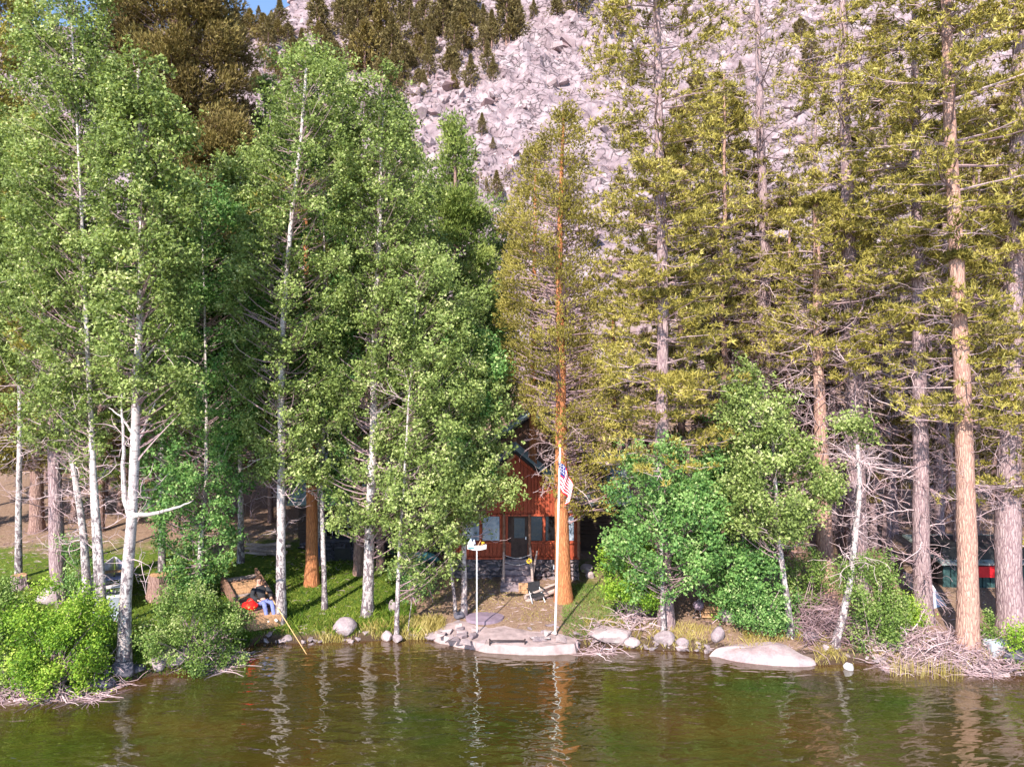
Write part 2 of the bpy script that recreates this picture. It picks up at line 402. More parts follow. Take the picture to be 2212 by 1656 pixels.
def unit(v): return v / (np.linalg.norm(v, axis=-1, keepdims=True) + 1e-9)
def leaves(g, C, size, tint, rng=R, aspect=.85, bias=(-.1, -.45, .55), tri=False):
    n = len(C); nm = unit(rng.normal(0, 1, (n, 3)) * .75 + np.array(bias))
    a = unit(np.cross(nm, rng.normal(0, 1, (n, 3)))); b = np.cross(nm, a)
    s = (size * rng.uniform(.7, 1.3, n))[:, None]
    if tri:
        V = np.stack([C - a * s * .9 - b * s * .7, C - a * s * .6 + b * s, C + a * s * 1.25], 1)
        g.add(V.reshape(-1, 3), np.arange(3 * n).reshape(n, 3), tint); return
    V = np.stack([C - a * s, C + b * s * aspect - a * s * .1, C + a * s, C - b * s * aspect - a * s * .1], 1)
    V = V + nm[:, None, :] * (s[:, None] * np.array([0, .15, 0, .15])[None, :, None])
    g.add(V.reshape(-1, 3), np.arange(4 * n).reshape(n, 4), tint)
def tufts(g, C, Dr, n_needle, ln, wd, tint, rng=R, spread=.7):
    n = len(C); m = n * n_needle
    c = np.repeat(C, n_needle, 0); d = unit(np.repeat(Dr, n_needle, 0) + rng.normal(0, spread, (m, 3)))
    l = (ln * rng.uniform(.6, 1.25, m))[:, None]
    s = unit(np.cross(d, rng.normal(0, 1, (m, 3)))) * wd * .5
    V = np.stack([c - s, c + s, c + d * l], 1)
    g.add(V.reshape(-1, 3), np.arange(3 * m).reshape(m, 3), np.clip(np.repeat(tint, n_needle) + rng.normal(0, .12, m), 0, 1))

# ------------------------------------------------------------------ setting: ground, mountain, water
def grid_mesh(name, us, Ys, fz, mat):
    U, Yg = np.meshgrid(us, Ys); X = U * Yg if name != 'water' else U
    Z = fz(X, Yg); V = np.stack([X, Yg, Z], -1).reshape(-1, 3)
    nu = len(us); nv = len(Ys); i = np.arange(nu * nv).reshape(nv, nu)
    Fq = np.stack([i[:-1, :-1], i[:-1, 1:], i[1:, 1:], i[1:, :-1]], -1).reshape(-1, 4)
    return V, Fq
us = np.concatenate([np.linspace(-3.2, -.95, 12), np.linspace(-.9, .9, 300), np.linspace(.95, 3.2, 12)])
Ya = np.concatenate([np.linspace(13, 16.5, 5), np.linspace(16.7, 24, 90), np.linspace(24.3, 62, 75)])
V, Fq = grid_mesh('ground', us, Ya, height, 'ground')
x, Y = V[:, 0], V[:, 1]; d = Y - shoreY(x)
px = 1106 + F * x / Y
left = 1 / (1 + np.exp((px - 870) / 25)); green = left * np.clip(1.15 - (d - 5) / 9, .05, 1)
right = 1 / (1 + np.exp((1260 - px) / 30)); green = np.maximum(green, right * .28 * np.clip(1 - (d - 3) / 10, 0, 1))
green = np.where((px > 870) & (px < 1260), .30, green) * np.clip(d / .5, 0, 1)
green = np.where((px > 1240) & (px < 1330) & (d < 7), .48, green)
rocky = np.where(px > 880, np.clip(1 - np.abs(d - .05) / .35, 0, .3), 0); wet = np.clip(1 - (d - .12) / .4, 0, 1)
g = mk('ground', V, [Fq], 'ground', smooth=True, attrs={'green': ('POINT', green), 'rocky': ('POINT', rocky), 'wet': ('POINT', wet)}); tag(g, kind='structure')
us2 = np.concatenate([np.linspace(-2.2, -.95, 10), np.linspace(-.9, .9, 290), np.linspace(.95, 2.2, 10)])
Yb = np.concatenate([np.array([62.0]), np.linspace(63, 250, 175), np.linspace(254, 420, 25)])
V, Fq = grid_mesh('mountain', us2, Yb, height, 'ground')
rk = np.clip((V[:, 1] - 64) / 14 + (fbm(V[:, 0] * .1, V[:, 1] * .1, 77) - .5) * 2, 0, 1)
g = mk('mountain_slope', V, [Fq], 'ground', smooth=False, attrs={'green': ('POINT', np.full(len(V), .1)), 'rocky': ('POINT', rk)}); tag(g, kind='structure')
# the lake
wx = np.concatenate([[-300, -100], np.linspace(-40, 40, 120), [100, 300]]); wy = np.concatenate([[-300, -50, 5], np.linspace(12, 25, 60), [27]])
V, Fq = grid_mesh('water', wx, wy, lambda a, b: a * 0, 'water')
sh = np.clip(1 - (shoreY(V[:, 0]) - V[:, 1]) / 1.6, 0, 1) ** 1.3
g = mk('lake_water', V, [Fq], 'water', smooth=True, attrs={'shallow': ('POINT', sh)}); tag(g, kind='structure')

# ------------------------------------------------------------------ rocks
def hull_shapes(n, rng, npts=11, flat=.75):
    out = []
    for _ in range(n):
        p = rng.uniform(-1, 1, (npts, 3)); p = p / (np.linalg.norm(p, axis=1, keepdims=True) ** .6); p[:, 2] *= flat
        bm = bmesh.new(); [bm.verts.new(q) for q in p]
        r = bmesh.ops.convex_hull(bm, input=bm.verts)
        dead = [v for v in bm.verts if not v.link_faces]
        bmesh.ops.delete(bm, geom=dead, context='VERTS'); bmesh.ops.triangulate(bm, faces=bm.faces)
        bm.verts.index_update()
        out.append((np.array([v.co[:] for v in bm.verts]), np.array([[v.index for v in f.verts] for f in bm.faces])))
        bm.free()
    return out
rr = np.random.default_rng(11)
HS = hull_shapes(14, rr, 10)
def rots(n, rng, tilt=.6):
    a = rng.uniform(0, 6.283, n); b = rng.normal(0, tilt, n); c = rng.normal(0, tilt, n)
    ca, sa, cb, sb, cc, s2 = np.cos(a), np.sin(a), np.cos(b), np.sin(b), np.cos(c), np.sin(c)
    Z = np.zeros((n, 3, 3)); Z[:, 0, 0] = ca; Z[:, 0, 1] = -sa; Z[:, 1, 0] = sa; Z[:, 1, 1] = ca; Z[:, 2, 2] = 1
    X = np.zeros((n, 3, 3)); X[:, 0, 0] = 1; X[:, 1, 1] = cb; X[:, 1, 2] = -sb; X[:, 2, 1] = sb; X[:, 2, 2] = cb
    W = np.zeros((n, 3, 3)); W[:, 1, 1] = 1; W[:, 0, 0] = cc; W[:, 0, 2] = s2; W[:, 2, 0] = -s2; W[:, 2, 2] = cc
    return Z @ X @ W
def scatter_blocks(g, C, S, rng, tints):
    n = len(C); k = rng.integers(0, len(HS), n); Rm = rots(n, rng)
    for j, (hv, hf) in enumerate(HS):
        ii = np.where(k == j)[0]
        if not len(ii): continue
        an = rng.uniform(.65, 1.35, (len(ii), 3)) * S[ii][:, None]
        V = np.einsum('nij,nvj->nvi', Rm[ii], hv[None] * an[:, None, :]) + C[ii][:, None, :]
        Fx = hf[None] + (np.arange(len(ii)) * len(hv))[:, None, None]
        g.add(V.reshape(-1, 3), Fx.reshape(-1, 3), np.repeat(tints[ii], len(hf)))
n = 24000
Yr = rr.uniform(66, 250, n); ur = rr.uniform(-.45, .78, n); xr = ur * Yr
elr = (height(xr, Yr, False) - CZ) / Yr; dens = np.where((ur > -.16) & (ur < .25), 1, .6) * np.where((elr > .465) & (ur < .03), .3, 1) * np.where((ur > -.06) & (Yr > 150), .08, 1) * np.where(Yr > 120, .6, .85)
dens = dens * np.clip((fbm(xr * .035, Yr * .035, 288) - .42) * 7, .16, 1); keep = rr.uniform(0, 1, n) < dens; Yr, xr, ur = Yr[keep], xr[keep], ur[keep]
S = .22 + rr.gamma(1.2, .32, len(xr)); S = np.minimum(S, 2.6) * (Yr / 150) ** .5
patch = fbm(xr * .04, Yr * .04, 88)
S *= .7 + patch
C = np.stack([xr, Yr, height(xr, Yr) + S * .15], 1)
g = Geo(); tt = np.clip(rr.normal(.2, .25, len(xr)) + (fbm(xr * .05, Yr * .05, 188) > .52) * .5, 0, 1)
scatter_blocks(g, C, S, rr, tt)
o = g.build('talus_rocks', 'rock_talus'); tag(o, 'pale pinkish granite rubble covering the mountainside', 'rocks', kind='stuff')
# big blocks told apart
BIG = []
for j in range(8):
    gb = Geo(); hv, hf = hull_shapes(1, rr, 15, .8)[0]; gb.add(hv, hf, rr.uniform(0, .3))
    BIG.append(gb)
protos = []
for i in range(110):
    Yk = rr.uniform(105, 225); uk = rr.uniform(-.17, .27) if i < 75 else rr.uniform(-.38, .6); xk = uk * Yk
    s = rr.uniform(.7, 1.5) * (Yk / 150) * (1.5 if (Yk > 155 and -.05 < uk < .2) else 1)
    if i < 8: me_o = BIG[i].build('granite_block', 'rock_talus'); protos.append(me_o)
    else: me_o = protos[i % 8].copy(); COL.objects.link(me_o)
    me_o.location = (xk, Yk, float(height(xk, Yk)) + s * .2); me_o.rotation_euler = (rr.normal(0, .4), rr.normal(0, .4), rr.uniform(0, 6))
    me_o.scale = (s * rr.uniform(.8, 1.4), s * rr.uniform(.8, 1.2), s * rr.uniform(.7, 1.2))
    tag(me_o, 'big angular granite block lying among rubble on the mountainside', 'rock', 'granite blocks on the mountainside')

# ------------------------------------------------------------------ trees
def trunk_path(pts, D, n=26, wob=.03, rng=R, Dtop=None):
    """pts: [(px,py)...] bottom to top"""
    pts = np.array(pts, float); t = np.concatenate([[0], np.cumsum(np.hypot(*np.diff(pts, axis=0).T))]); t /= t[-1]
    s = np.linspace(0, 1, n)
    qx = np.interp(s, t, pts[:, 0]); qy = np.interp(s, t, pts[:, 1])
    k = np.array([.25, .5, .25]); qx[1:-1] = np.convolve(qx, k, 'valid')
    Dd = np.interp(s, [0, 1], [D, Dtop or D])
    A = np.stack([(qx - 1106) / F * Dd, Dd, CZ - (qy - 828) / F * Dd], 1)
    A[1:, :2] += np.cumsum(rng.normal(0, wob * .35, (n - 1, 2)), 0) * .6
    return A
def trunk_geo(path, r0, r1, sides=12, flare=.35, power=1.0, rng=R):
    s = np.linspace(0, 1, len(path)); r = r0 * (1 - s ** power) + r1 * s ** power
    h = path[:, 2] - path[0, 2]; r = r * (1 + flare * np.exp(-h / .35)) * (1 + rng.normal(0, .025, len(r)))
    g = Geo(); pp = path.copy(); pp[0, 2] -= .25
    g.tube(pp, r, sides); return g, r
def at_z(path, rad, z):
    """trunk centre and radius at heights z (array)"""
    return np.stack([np.interp(z, path[:, 2], path[:, 0]), np.interp(z, path[:, 2], path[:, 1]), z], 1), np.interp(z, path[:, 2], rad)
def prof_sample(prof, n, rng, D, depth=.8, edge=1.0):
    pr = np.array(prof, float); ys = np.linspace(pr[0, 0], pr[-1, 0], 200)
    xl = np.interp(ys, pr[:, 0], pr[:, 1]); xr = np.interp(ys, pr[:, 0], pr[:, 2]); wd = np.maximum(xr - xl, 1)
    c = np.cumsum(wd); c = c / c[-1]; py = np.interp(rng.uniform(0, 1, n), c, ys)
    l = np.interp(py, ys, xl); r_ = np.interp(py, ys, xr); u = rng.uniform(-1, 1, n)
    px = (l + r_) / 2 + u * (r_ - l) / 2
    px = px + (r_ - l) / 2 * .22 * np.sin(py / 23.0 + pr[0, 1]) * np.sign(u) * (vnoise(py / 34., py * 0 + pr[0, 0], 3) - .2)
    hw = (r_ - l) / 2 / F * D
    dy = rng.uniform(-1, 1, n) * np.sqrt(1 - u * u * .9) * hw * depth
    Yd = D + dy
    return np.stack([(px - 1106) / F * D, Yd, CZ - (py - 828) / F * D], 1)

GB = 'aspens behind the front row'
def aspen(label, base, path_px, w0, prof, clumps, per=265, leaf='leaf_aspen', size=.042, cr=(.20, .48), D=None, seed=0,
          w1=None, dead=14, name='aspen_tree', group='aspens along the shore', limbs=(), tintb=0, depth=.8):
    rng = np.random.default_rng(100 + seed)
    b = gp(*base) if D is None else P(base[0], base[1], D)
    if D is not None: b[2] = float(height(b[0], b[1]))
    D = b[1]
    path = trunk_path([base] + list(path_px), D, rng=rng); path[0] = b
    w0 *= .86; r0 = w0 / 2 / F * D; r1 = (w1 or w0 * .18) / 2 / F * D
    root = thing(name, label, 'aspen tree' if 'sapling' not in name else 'sapling', tuple(b), group)
    g, rad = trunk_geo(path, r0, r1, 12, .25, .7, rng); g.build('trunk', 'bark_aspen', root, b, smooth=True)
    for lp in limbs:                      # drawn limbs, one part each
        a = P(lp[0][0], lp[0][1], D); pts = np.array([P(q[0], q[1], D + q[2] if len(q) > 2 else D) for q in lp])
        s = np.linspace(0, 1, 14); tt_ = np.linspace(0, 1, len(pts))
        pp = np.stack([np.interp(s, tt_, pts[:, k]) for k in range(3)], 1); pp[1:-1] += rng.normal(0, .012, (12, 3))
        wl = lp[0][3] if len(lp[0]) > 3 else 10
        gl = Geo(); gl.tube(pp, np.linspace(wl / 2 / F * D, .012, 14), 8); gl.build('limb', 'bark_aspen', root, b, smooth=True)
    if clumps:
        clumps = int(clumps * 1.35)
        C = prof_sample(prof, clumps, rng, D, depth)
        cr_ = rng.uniform(cr[0], cr[1], clumps)
        zt = np.clip(C[:, 2] - np.hypot(C[:, 0] - b[0], C[:, 1] - D) * rng.uniform(.35, .9, clumps), b[2] + 1.2, path[-1, 2])
        S0, sr = at_z(path, rad, zt)
        K = 5; s = np.linspace(0, 1, K)[None, :, None]
        mid = (S0 + C) / 2 + rng.normal(0, .25, C.shape); mid[:, 2] -= .15
        Pb = (1 - s) ** 2 * S0[:, None] + 2 * s * (1 - s) * mid[:, None] + s ** 2 * C[:, None]
        Rb = np.linspace(1, .18, K)[None] * np.clip(sr * .3, .008, .035)[:, None]
        gb = Geo(); gb.tube(Pb, Rb * .85, 3, rng.uniform(.2, .6, len(Pb)))
        # twigs in each clump
        m = clumps; ii = np.arange(clumps)
        T = grow(Pb[ii, rng.integers(2, 5, m)], rng.normal(0, 1, (m, 3)) + np.array([0, 0, .5]), cr_[ii] * 1.1, 4, .3, 0, rng)
        gb.tube(T, np.linspace(.006, .002, 4)[None].repeat(m, 0), 3, .3)
        gb.build('branches', 'twig_dead', root, b)['kind'] = 'stuff'
        cnt = (per * (cr_ / .45) ** 2).astype(int); jj = np.repeat(np.arange(clumps), cnt)
        off = rng.normal(0, 1, (len(jj), 3)); off = unit(off) * (rng.uniform(.0, 1, len(jj)) ** .5)[:, None] * np.array([1, 1, .72])
        off += .25 * rng.normal(0, 1, off.shape) * .5
        # leaves bunch up on sprays inside the clump
        spr = rng.normal(0, 1, (clumps, 9, 3)) * .55; sp = spr[jj, rng.integers(0, 9, len(jj))]
        q = rng.uniform(0, 1, len(jj))[:, None] < .65
        off = np.where(q, sp + rng.normal(0, .2, off.shape), off)
        LC = C[jj] + off * cr_[jj][:, None]
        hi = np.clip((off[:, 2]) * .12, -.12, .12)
        tn = np.clip(.42 + tintb + rng.normal(0, .14, clumps)[jj] + rng.normal(0, .22, len(jj)) + hi, 0, 1)  # wide tint spread imitates leaf sparkle; leaves high in a clump go lighter
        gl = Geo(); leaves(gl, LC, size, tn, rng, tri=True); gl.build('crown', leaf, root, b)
    if dead:
        z = b[2] + rng.uniform(2.0, 9, dead); z = np.minimum(z, path[-1, 2] - .5)
        S0, sr = at_z(path, rad, z); a = rng.uniform(0, 6.28, dead)
        dd = np.stack([np.cos(a), np.sin(a), rng.uniform(-.1, .5, dead)], 1)
        T = grow(S0, dd, rng.uniform(.4, 1.5, dead), 6, .36, -.02, rng); gd = Geo(); gd.tube(T, np.linspace(.014, .004, 6)[None].repeat(dead, 0), 4, .85)
        m = dead * 4; ii = np.repeat(np.arange(dead), 4); T2 = grow(T[ii, rng.integers(2, 6, m)], dd[ii] + rng.normal(0, .6, (m, 3)), rng.uniform(.2, .6, m), 4, .25, 0, rng)
        gd.tube(T2, np.linspace(.007, .003, 4)[None].repeat(m, 0), 3, .85); gd.build('dead_twigs', 'twig_dead', root, b)['kind'] = 'stuff'
    return root

def dead_limbs(g, path, rad, z0, z1, n, ln, rng, sub=6, tint=.6, droop=-.03, thick=1.0, K=8):
    z = rng.uniform(z0, z1, n); S0, sr = at_z(path, rad, z); a = rng.uniform(0, 6.28, n)
    dd = np.stack([np.cos(a), np.sin(a), rng.uniform(-.25, .35, n)], 1)
    Ln = rng.uniform(.4, 1, n) * ln
    T = grow(S0, dd, Ln, K, .2, droop, rng); r = (np.clip(Ln * .012, .008, .035) * thick)[:, None] * np.linspace(1, .25, K)[None]
    tn = np.clip(tint + rng.normal(0, .2, n), 0, 1); g.tube(T, r, 4, tn)
    if sub:
        m = n * sub; ii = np.repeat(np.arange(n), sub); k = rng.integers(1, K, m)
        base = T[ii, k]; dirn = unit(T[ii, k] - T[ii, k - 1]) + rng.normal(0, .65, (m, 3))
        T2 = grow(base, dirn, Ln[ii] * rng.uniform(.2, .5, m), 5, .28, droop * .7, rng)
        g.tube(T2, (np.clip(Ln[ii] * .005, .004, .014) * thick)[:, None] * np.linspace(1, .4, 5)[None], 3, tn[ii])
        m2 = m; jj = np.arange(m)
        T3 = grow(T2[jj, rng.integers(1, 5, m2)], unit(T2[jj, 3] - T2[jj, 1]) + rng.normal(0, .8, (m2, 3)), Ln[ii][jj] * rng.uniform(.08, .22, m2), 3, .25, 0, rng)
        g.tube(T3, np.full((m2, 3), .0045 * thick), 3, tn[ii][jj])

def pine_crown(gn, gw, path, rad, z0, z1, nb, Lmax, rng, tuft_n=50, needles=6, ln=.17, wd=.042, up=.10, prof=None, tint=.5, flat=.16, spread=.8):
    z = np.sort(rng.uniform(z0, z1, nb)); sp_ = .62; z = np.clip(np.round((z + rng.uniform(0, sp_)) / sp_) * sp_ + rng.normal(0, .07, nb), z0, z1); S0, sr = at_z(path, rad, z)
    t = (z - z0) / (z1 - z0)
    pf = np.interp(t, [0, .15, .5, .85, 1], prof or [.55, .95, 1, .6, .22])
    a = np.arange(nb) * 2.4 + rng.normal(0, .5, nb)
    Ln = Lmax * pf * rng.uniform(.55, 1.1, nb)
    dd = np.stack([np.cos(a), np.sin(a), rng.uniform(-.08, .16, nb)], 1)
    K = 7; T = grow(S0, dd, Ln, K, .09, up * .15, rng)
    gw.tube(T, np.clip(Ln * .014, .01, .045)[:, None] * np.linspace(1, .2, K)[None], 4, np.clip(rng.normal(.55, .15, nb), 0, 1))
    m = nb * 6; ii = np.repeat(np.arange(nb), 6); k = rng.integers(2, K, m)
    side = np.cross(dd[ii], [0, 0, 1]) * rng.choice([-1, 1], m)[:, None]
    sd = dd[ii] * .7 + side * rng.uniform(.3, 1.1, m)[:, None] + np.array([0, 0, .12])
    T2 = grow(T[ii, k], sd * np.array([1, 1, .5]), np.clip(Ln[ii] * rng.uniform(.18, .42, m), .15, 1.1), 5, .14, .02, rng)
    gw.tube(T2, np.linspace(.011, .005, 5)[None].repeat(m, 0), 3, .6)
    q = nb * tuft_n; jj = rng.integers(0, m, q)
    f = rng.uniform(.35, 1.0, q) * 4; k0 = np.minimum(f.astype(int), 3); fr = (f - k0)[:, None]
    C = T2[jj, k0] * (1 - fr) + T2[jj, k0 + 1] * fr
    C = C + rng.normal(0, 1, (q, 3)) * np.array([.10, .10, flat * .35]) + np.array([0, 0, .05])
    dr = unit(T2[jj, 4] - T2[jj, 0]) * .5 + np.array([0, 0, .55])
    tb = rng.normal(0, .13, nb)[ii][jj]
    tufts(gn, C, dr, needles, ln, wd, np.clip(tint + tb + rng.normal(0, .12, q), 0, 1), rng, spread)

def pine(label, base, path_px, w0, w1, crown=None, bark='bark_grey', needle='needle_olive', dead=None, D=None, seed=0, nb=60, Lmax=2.2,
         name='pine_tree', group=None, cat='pine tree', extra=None, flare=.35, **kw):
    rng = np.random.default_rng(500 + seed)
    b = gp(*base) if D is None else P(base[0], base[1], D)
    if D is not None: b[2] = float(height(b[0], b[1]))
    D = b[1]
    path = trunk_path([base] + list(path_px), D, n=34, rng=rng); path[0] = b
    zz = np.maximum.accumulate(path[:, 2]); path[:, 2] = zz + np.arange(34) * 1e-4
    root = thing(name, label, cat, tuple(b), group)
    g, rad = trunk_geo(path, w0 / 2 / F * D, w1 / 2 / F * D, 14, flare, 1.0, rng); g.build('trunk', bark, root, b, smooth=True)
    zp = lambda py: CZ - (py - 828) / F * D
    if crown:
        gn = Geo(); gw = Geo()
        for (yb, yt, nb_, L_) in crown: pine_crown(gn, gw, path, rad, zp(yb), min(zp(yt), path[-1, 2]), nb_, L_, rng, **kw)
        gn.build('crown', needle, root, b); gw.build('branches', 'twig_dead', root, b)['kind'] = 'stuff'
    if dead:
        gd = Geo()
        for (yb, yt, n_, L_, sub) in dead: dead_limbs(gd, path, rad, zp(yb), zp(yt), n_, L_, rng, sub)
        gd.build('dead_twigs', 'twig_dead', root, b)['kind'] = 'stuff'
    return root

# ---- foreground pines on the right
G1 = 'tall pines on the right bank'
pine('tall pine with pale shadow-barred trunk rising from behind the leafy saplings', (1440, 1352), [(1434, 1200), (1428, 1000), (1430, 800), (1430, 600), (1424, 300), (1419, 0), (1416, -160)], 34, 12,
     crown=[(1080, 820, 36, 2.3), (900, 640, 56, 2.6), (640, 330, 80, 2.6), (340, -150, 80, 2.4)], dead=[(1250, 500, 26, 1.8, 5), (520, 20, 16, 1.6, 4)], seed=1, group=G1, tint=.55)
pine('gnarled pine with a thin grey crown of mostly bare limbs', (1662, 1180), [(1660, 1000), (1655, 800), (1652, 560), (1648, 430), (1640, 250), (1636, 60), (1632, -120)], 34, 9,
     crown=[(900, 500, 36, 2.5), (480, -100, 56, 2.6)], dead=[(1150, 500, 70, 2.6, 7), (500, -80, 50, 2.4, 7)], D=29, seed=2, group=G1, tuft_n=26, tint=.5)
pine('reddish pine with a smooth lower trunk standing in a tangle of dead brush', (1785, 1300), [(1780, 1150), (1772, 950), (1766, 750), (1764, 560), (1760, 430)], 38, 11,
     crown=[(860, 440, 60, 2.6)], bark='bark_pink', dead=[(1180, 640, 60, 2.0, 6)], seed=3, group=G1)
pine('broad grey-barked pine with bare twisted lower limbs just right of the red trunk', (1852, 1292), [(1850, 1150), (1848, 1000), (1842, 800), (1836, 600), (1828, 350), (1824, 120), (1820, -140)], 45, 13,
     crown=[(770, 690, 22, 3.0), (690, 500, 44, 2.8), (520, -120, 60, 2.4)], dead=[(1140, 620, 80, 2.8, 7), (620, 100, 36, 2.2, 6)], seed=4, group=G1, tuft_n=52, tint=.6)
pine('slim pale pine with a straight trunk left of the salmon-coloured trunk', (1996, 1345), [(1988, 1200), (1985, 1000), (1980, 700), (1976, 450), (1974, 200), (1972, -60)], 37, 11,
     crown=[(760, 690, 12, 3.2), (660, 380, 34, 2.1), (420, -50, 64, 2.4)], dead=[(1240, 360, 90, 2.0, 7)], seed=5, group=G1, bark='bark_grey')
pine('salmon-barked pine with a long clean trunk growing at the edge of the pale brush heap', (2090, 1402), [(2090, 1250), (2085, 1050), (2078, 850), (2066, 520), (2052, 260), (2044, 0), (2040, -150)], 43, 16,
     crown=[(1010, 560, 40, 2.0), (560, -140, 90, 2.6)], bark='bark_pink', dead=[(1150, 480, 50, 1.6, 6)], seed=6, group=G1, tuft_n=50)
pine('thickest pine, lilac-grey trunk at the right end of the bank', (2186, 1365), [(2178, 1200), (2180, 1000), (2186, 750), (2194, 450), (2200, 150), (2204, -120)], 54, 18,
     crown=[(1130, 900, 18, 1.8), (880, 420, 46, 2.1), (480, -100, 60, 2.2)], dead=[(1180, 500, 50, 1.8, 6)], seed=7, group=G1)
pine('pine just outside the red board, only its branches reach in at the right edge', (2290, 1380), [(2290, 1000), (2295, 500), (2300, -100)], 60, 20,
     crown=[(1200, -80, 60, 2.4)], dead=[(1250, 400, 30, 1.8, 5)], seed=8, group=G1)
# leaning grey snags between trunks
pine('leaning dead snag, bare and white, between the slim pale pine and the salmon-barked pine', (2070, 1180), [(2050, 960), (2030, 850), (2012, 760), (2000, 640)], 16, 5, bark='bark_grey', dead=[(1120, 650, 40, 1.5, 6)], D=25.5, seed=9, name='dead_tree', cat='dead tree', flare=.1)
pine('short bare snag with a rust-red trunk behind the saplings near the cabin roof', (1327, 900), [(1326, 780), (1326, 670)], 9, 6, bark='bark_orange', D=31, seed=10, name='dead_tree', cat='dead tree', dead=[(850, 680, 8, .8, 2)], flare=0)

# ---- juniper with orange trunk, by clumps
def clump_conifer(label, base, path_px, w0, w1, prof, clumps, needle, bark, seed, D=None, per=34, ln=.10, wd=.03, cr=(.3, .6), name='juniper_tree', cat='juniper tree', group=None, needles=4, dead=None, upward=.8, tint=.5, limbs=3):
    rng = np.random.default_rng(900 + seed)
    b = gp(*base) if D is None else P(base[0], base[1], D)
    if D is not None: b[2] = float(height(b[0], b[1]))
    D = b[1]; path = trunk_path([base] + list(path_px), D, n=30, rng=rng); path[0] = b
    root = thing(name, label, cat, tuple(b), group)
    g, rad = trunk_geo(path, w0 / 2 / F * D, w1 / 2 / F * D, 14, .4, 1.0, rng); g.build('trunk', bark, root, b, smooth=True)
    C = prof_sample(prof, clumps, rng, D, .85); cr_ = rng.uniform(*cr, clumps)
    zt = np.clip(C[:, 2] - np.hypot(C[:, 0] - b[0], C[:, 1] - D) * rng.uniform(.0, .6, clumps), b[2] + 1.5, path[-1, 2])
    S0, sr = at_z(path, rad, zt); K = 5; s = np.linspace(0, 1, K)[None, :, None]
    mid = (S0 + C) / 2 + rng.normal(0, .12, C.shape); Pb = (1 - s) ** 2 * S0[:, None] + 2 * s * (1 - s) * mid[:, None] + s ** 2 * C[:, None]
    gb = Geo(); gb.tube(Pb, np.linspace(1, .2, K)[None] * np.clip(sr * .25, .008, .035)[:, None], 3, .5)
    gb.build('branches', 'twig_dead', root, b)['kind'] = 'stuff'
    cnt = (per * (cr_ / .45) ** 2).astype(int); jj = np.repeat(np.arange(clumps), cnt)
    off = unit(rng.normal(0, 1, (len(jj), 3))) * (rng.uniform(0, 1, len(jj)) ** .4)[:, None] * np.array([1, 1, .8])
    LC = C[jj] + off * cr_[jj][:, None]
    out = unit(C[jj] - np.stack([np.full(len(jj), b[0]), np.full(len(jj), D), C[jj][:, 2]], 1))
    dr = out * .5 + off * .5 + np.array([0, 0, upward])
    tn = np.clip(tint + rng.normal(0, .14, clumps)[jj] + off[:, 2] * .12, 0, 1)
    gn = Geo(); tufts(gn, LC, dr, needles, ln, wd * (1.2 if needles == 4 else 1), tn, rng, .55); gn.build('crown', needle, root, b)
    if dead:
        zp = lambda py: CZ - (py - 828) / F * D
        gd = Geo()
        for (yb, yt, n_, L_, sub) in dead: dead_limbs(gd, path, rad, zp(yb), zp(yt), n_, L_, rng, sub, .7)
        gd.build('dead_twigs', 'twig_dead', root, b)['kind'] = 'stuff'
    return root
clump_conifer('golden-green conifer with a bright orange trunk standing before the cabin beside the flagpole', (1218, 1297), [(1214, 1150), (1211, 1000), (1210, 800), (1207, 600), (1212, 400), (1217, 240)], 35, 5,
              [(205, 1212, 1222), (260, 1195, 1245), (340, 1135, 1265), (430, 1105, 1275), (600, 1080, 1300), (760, 1085, 1335), (870, 1105, 1330), (910, 1150, 1325), (960, 1190, 1335), (1050, 1185, 1335), (1110, 1235, 1310)],
              620, 'needle_gold', 'bark_orange', 1, per=60, cr=(.2, .46), ln=.10, wd=.032, dead=[(1060, 880, 26, 1.6, 7), (900, 300, 20, 2, 4)], needles=6)
clump_conifer('second golden spire leaning against the left flank of the orange-trunked conifer', (1150, 1100), [(1152, 800), (1156, 500), (1158, 310)], 20, 4,
              [(285, 1152, 1162), (340, 1138, 1180), (450, 1110, 1200), (650, 1085, 1220), (850, 1090, 1230)], 150, 'needle_gold', 'bark_orange', 2, D=27, cr=(.2, .5), per=60, ln=.11, wd=.034)
clump_conifer('dense dark green pine with a pointed top between the aspens and the golden conifer', (990, 1100), [(985, 700), (980, 290)], 26, 4,
              [(262, 976, 984), (330, 955, 1008), (430, 940, 1035), (560, 930, 1065), (750, 930, 1085), (900, 930, 1085)], 250, 'needle_green', 'bark_brown', 3, D=33, per=46, ln=.2, wd=.045, cr=(.4, .75), name='pine_tree', cat='pine tree', tint=.6)
clump_conifer('smaller green pine tucked in shade to the right of the dense pointed pine', (1070, 1050), [(1068, 700), (1066, 440)], 18, 4,
              [(430, 1062, 1070), (520, 1040, 1095), (700, 1020, 1115), (900, 1020, 1120)], 110, 'needle_green', 'bark_brown', 4, D=38, per=40, ln=.2, wd=.05, cr=(.4, .8), name='pine_tree', cat='pine tree', tint=.4)
clump_conifer('huge bronze-green conifer towering behind the aspens at the top left', (385, 1000), [(385, 600), (385, 200), (385, -220)], 60, 20,
              [(-220, 350, 430), (-60, 250, 480), (60, 225, 515), (180, 235, 525), (280, 250, 510), (360, 300, 500)], 420, 'needle_brown', 'bark_brown', 5, D=36, per=46, ln=.22, wd=.05, cr=(.5, .95), name='fir_tree', cat='fir tree', tint=.5)
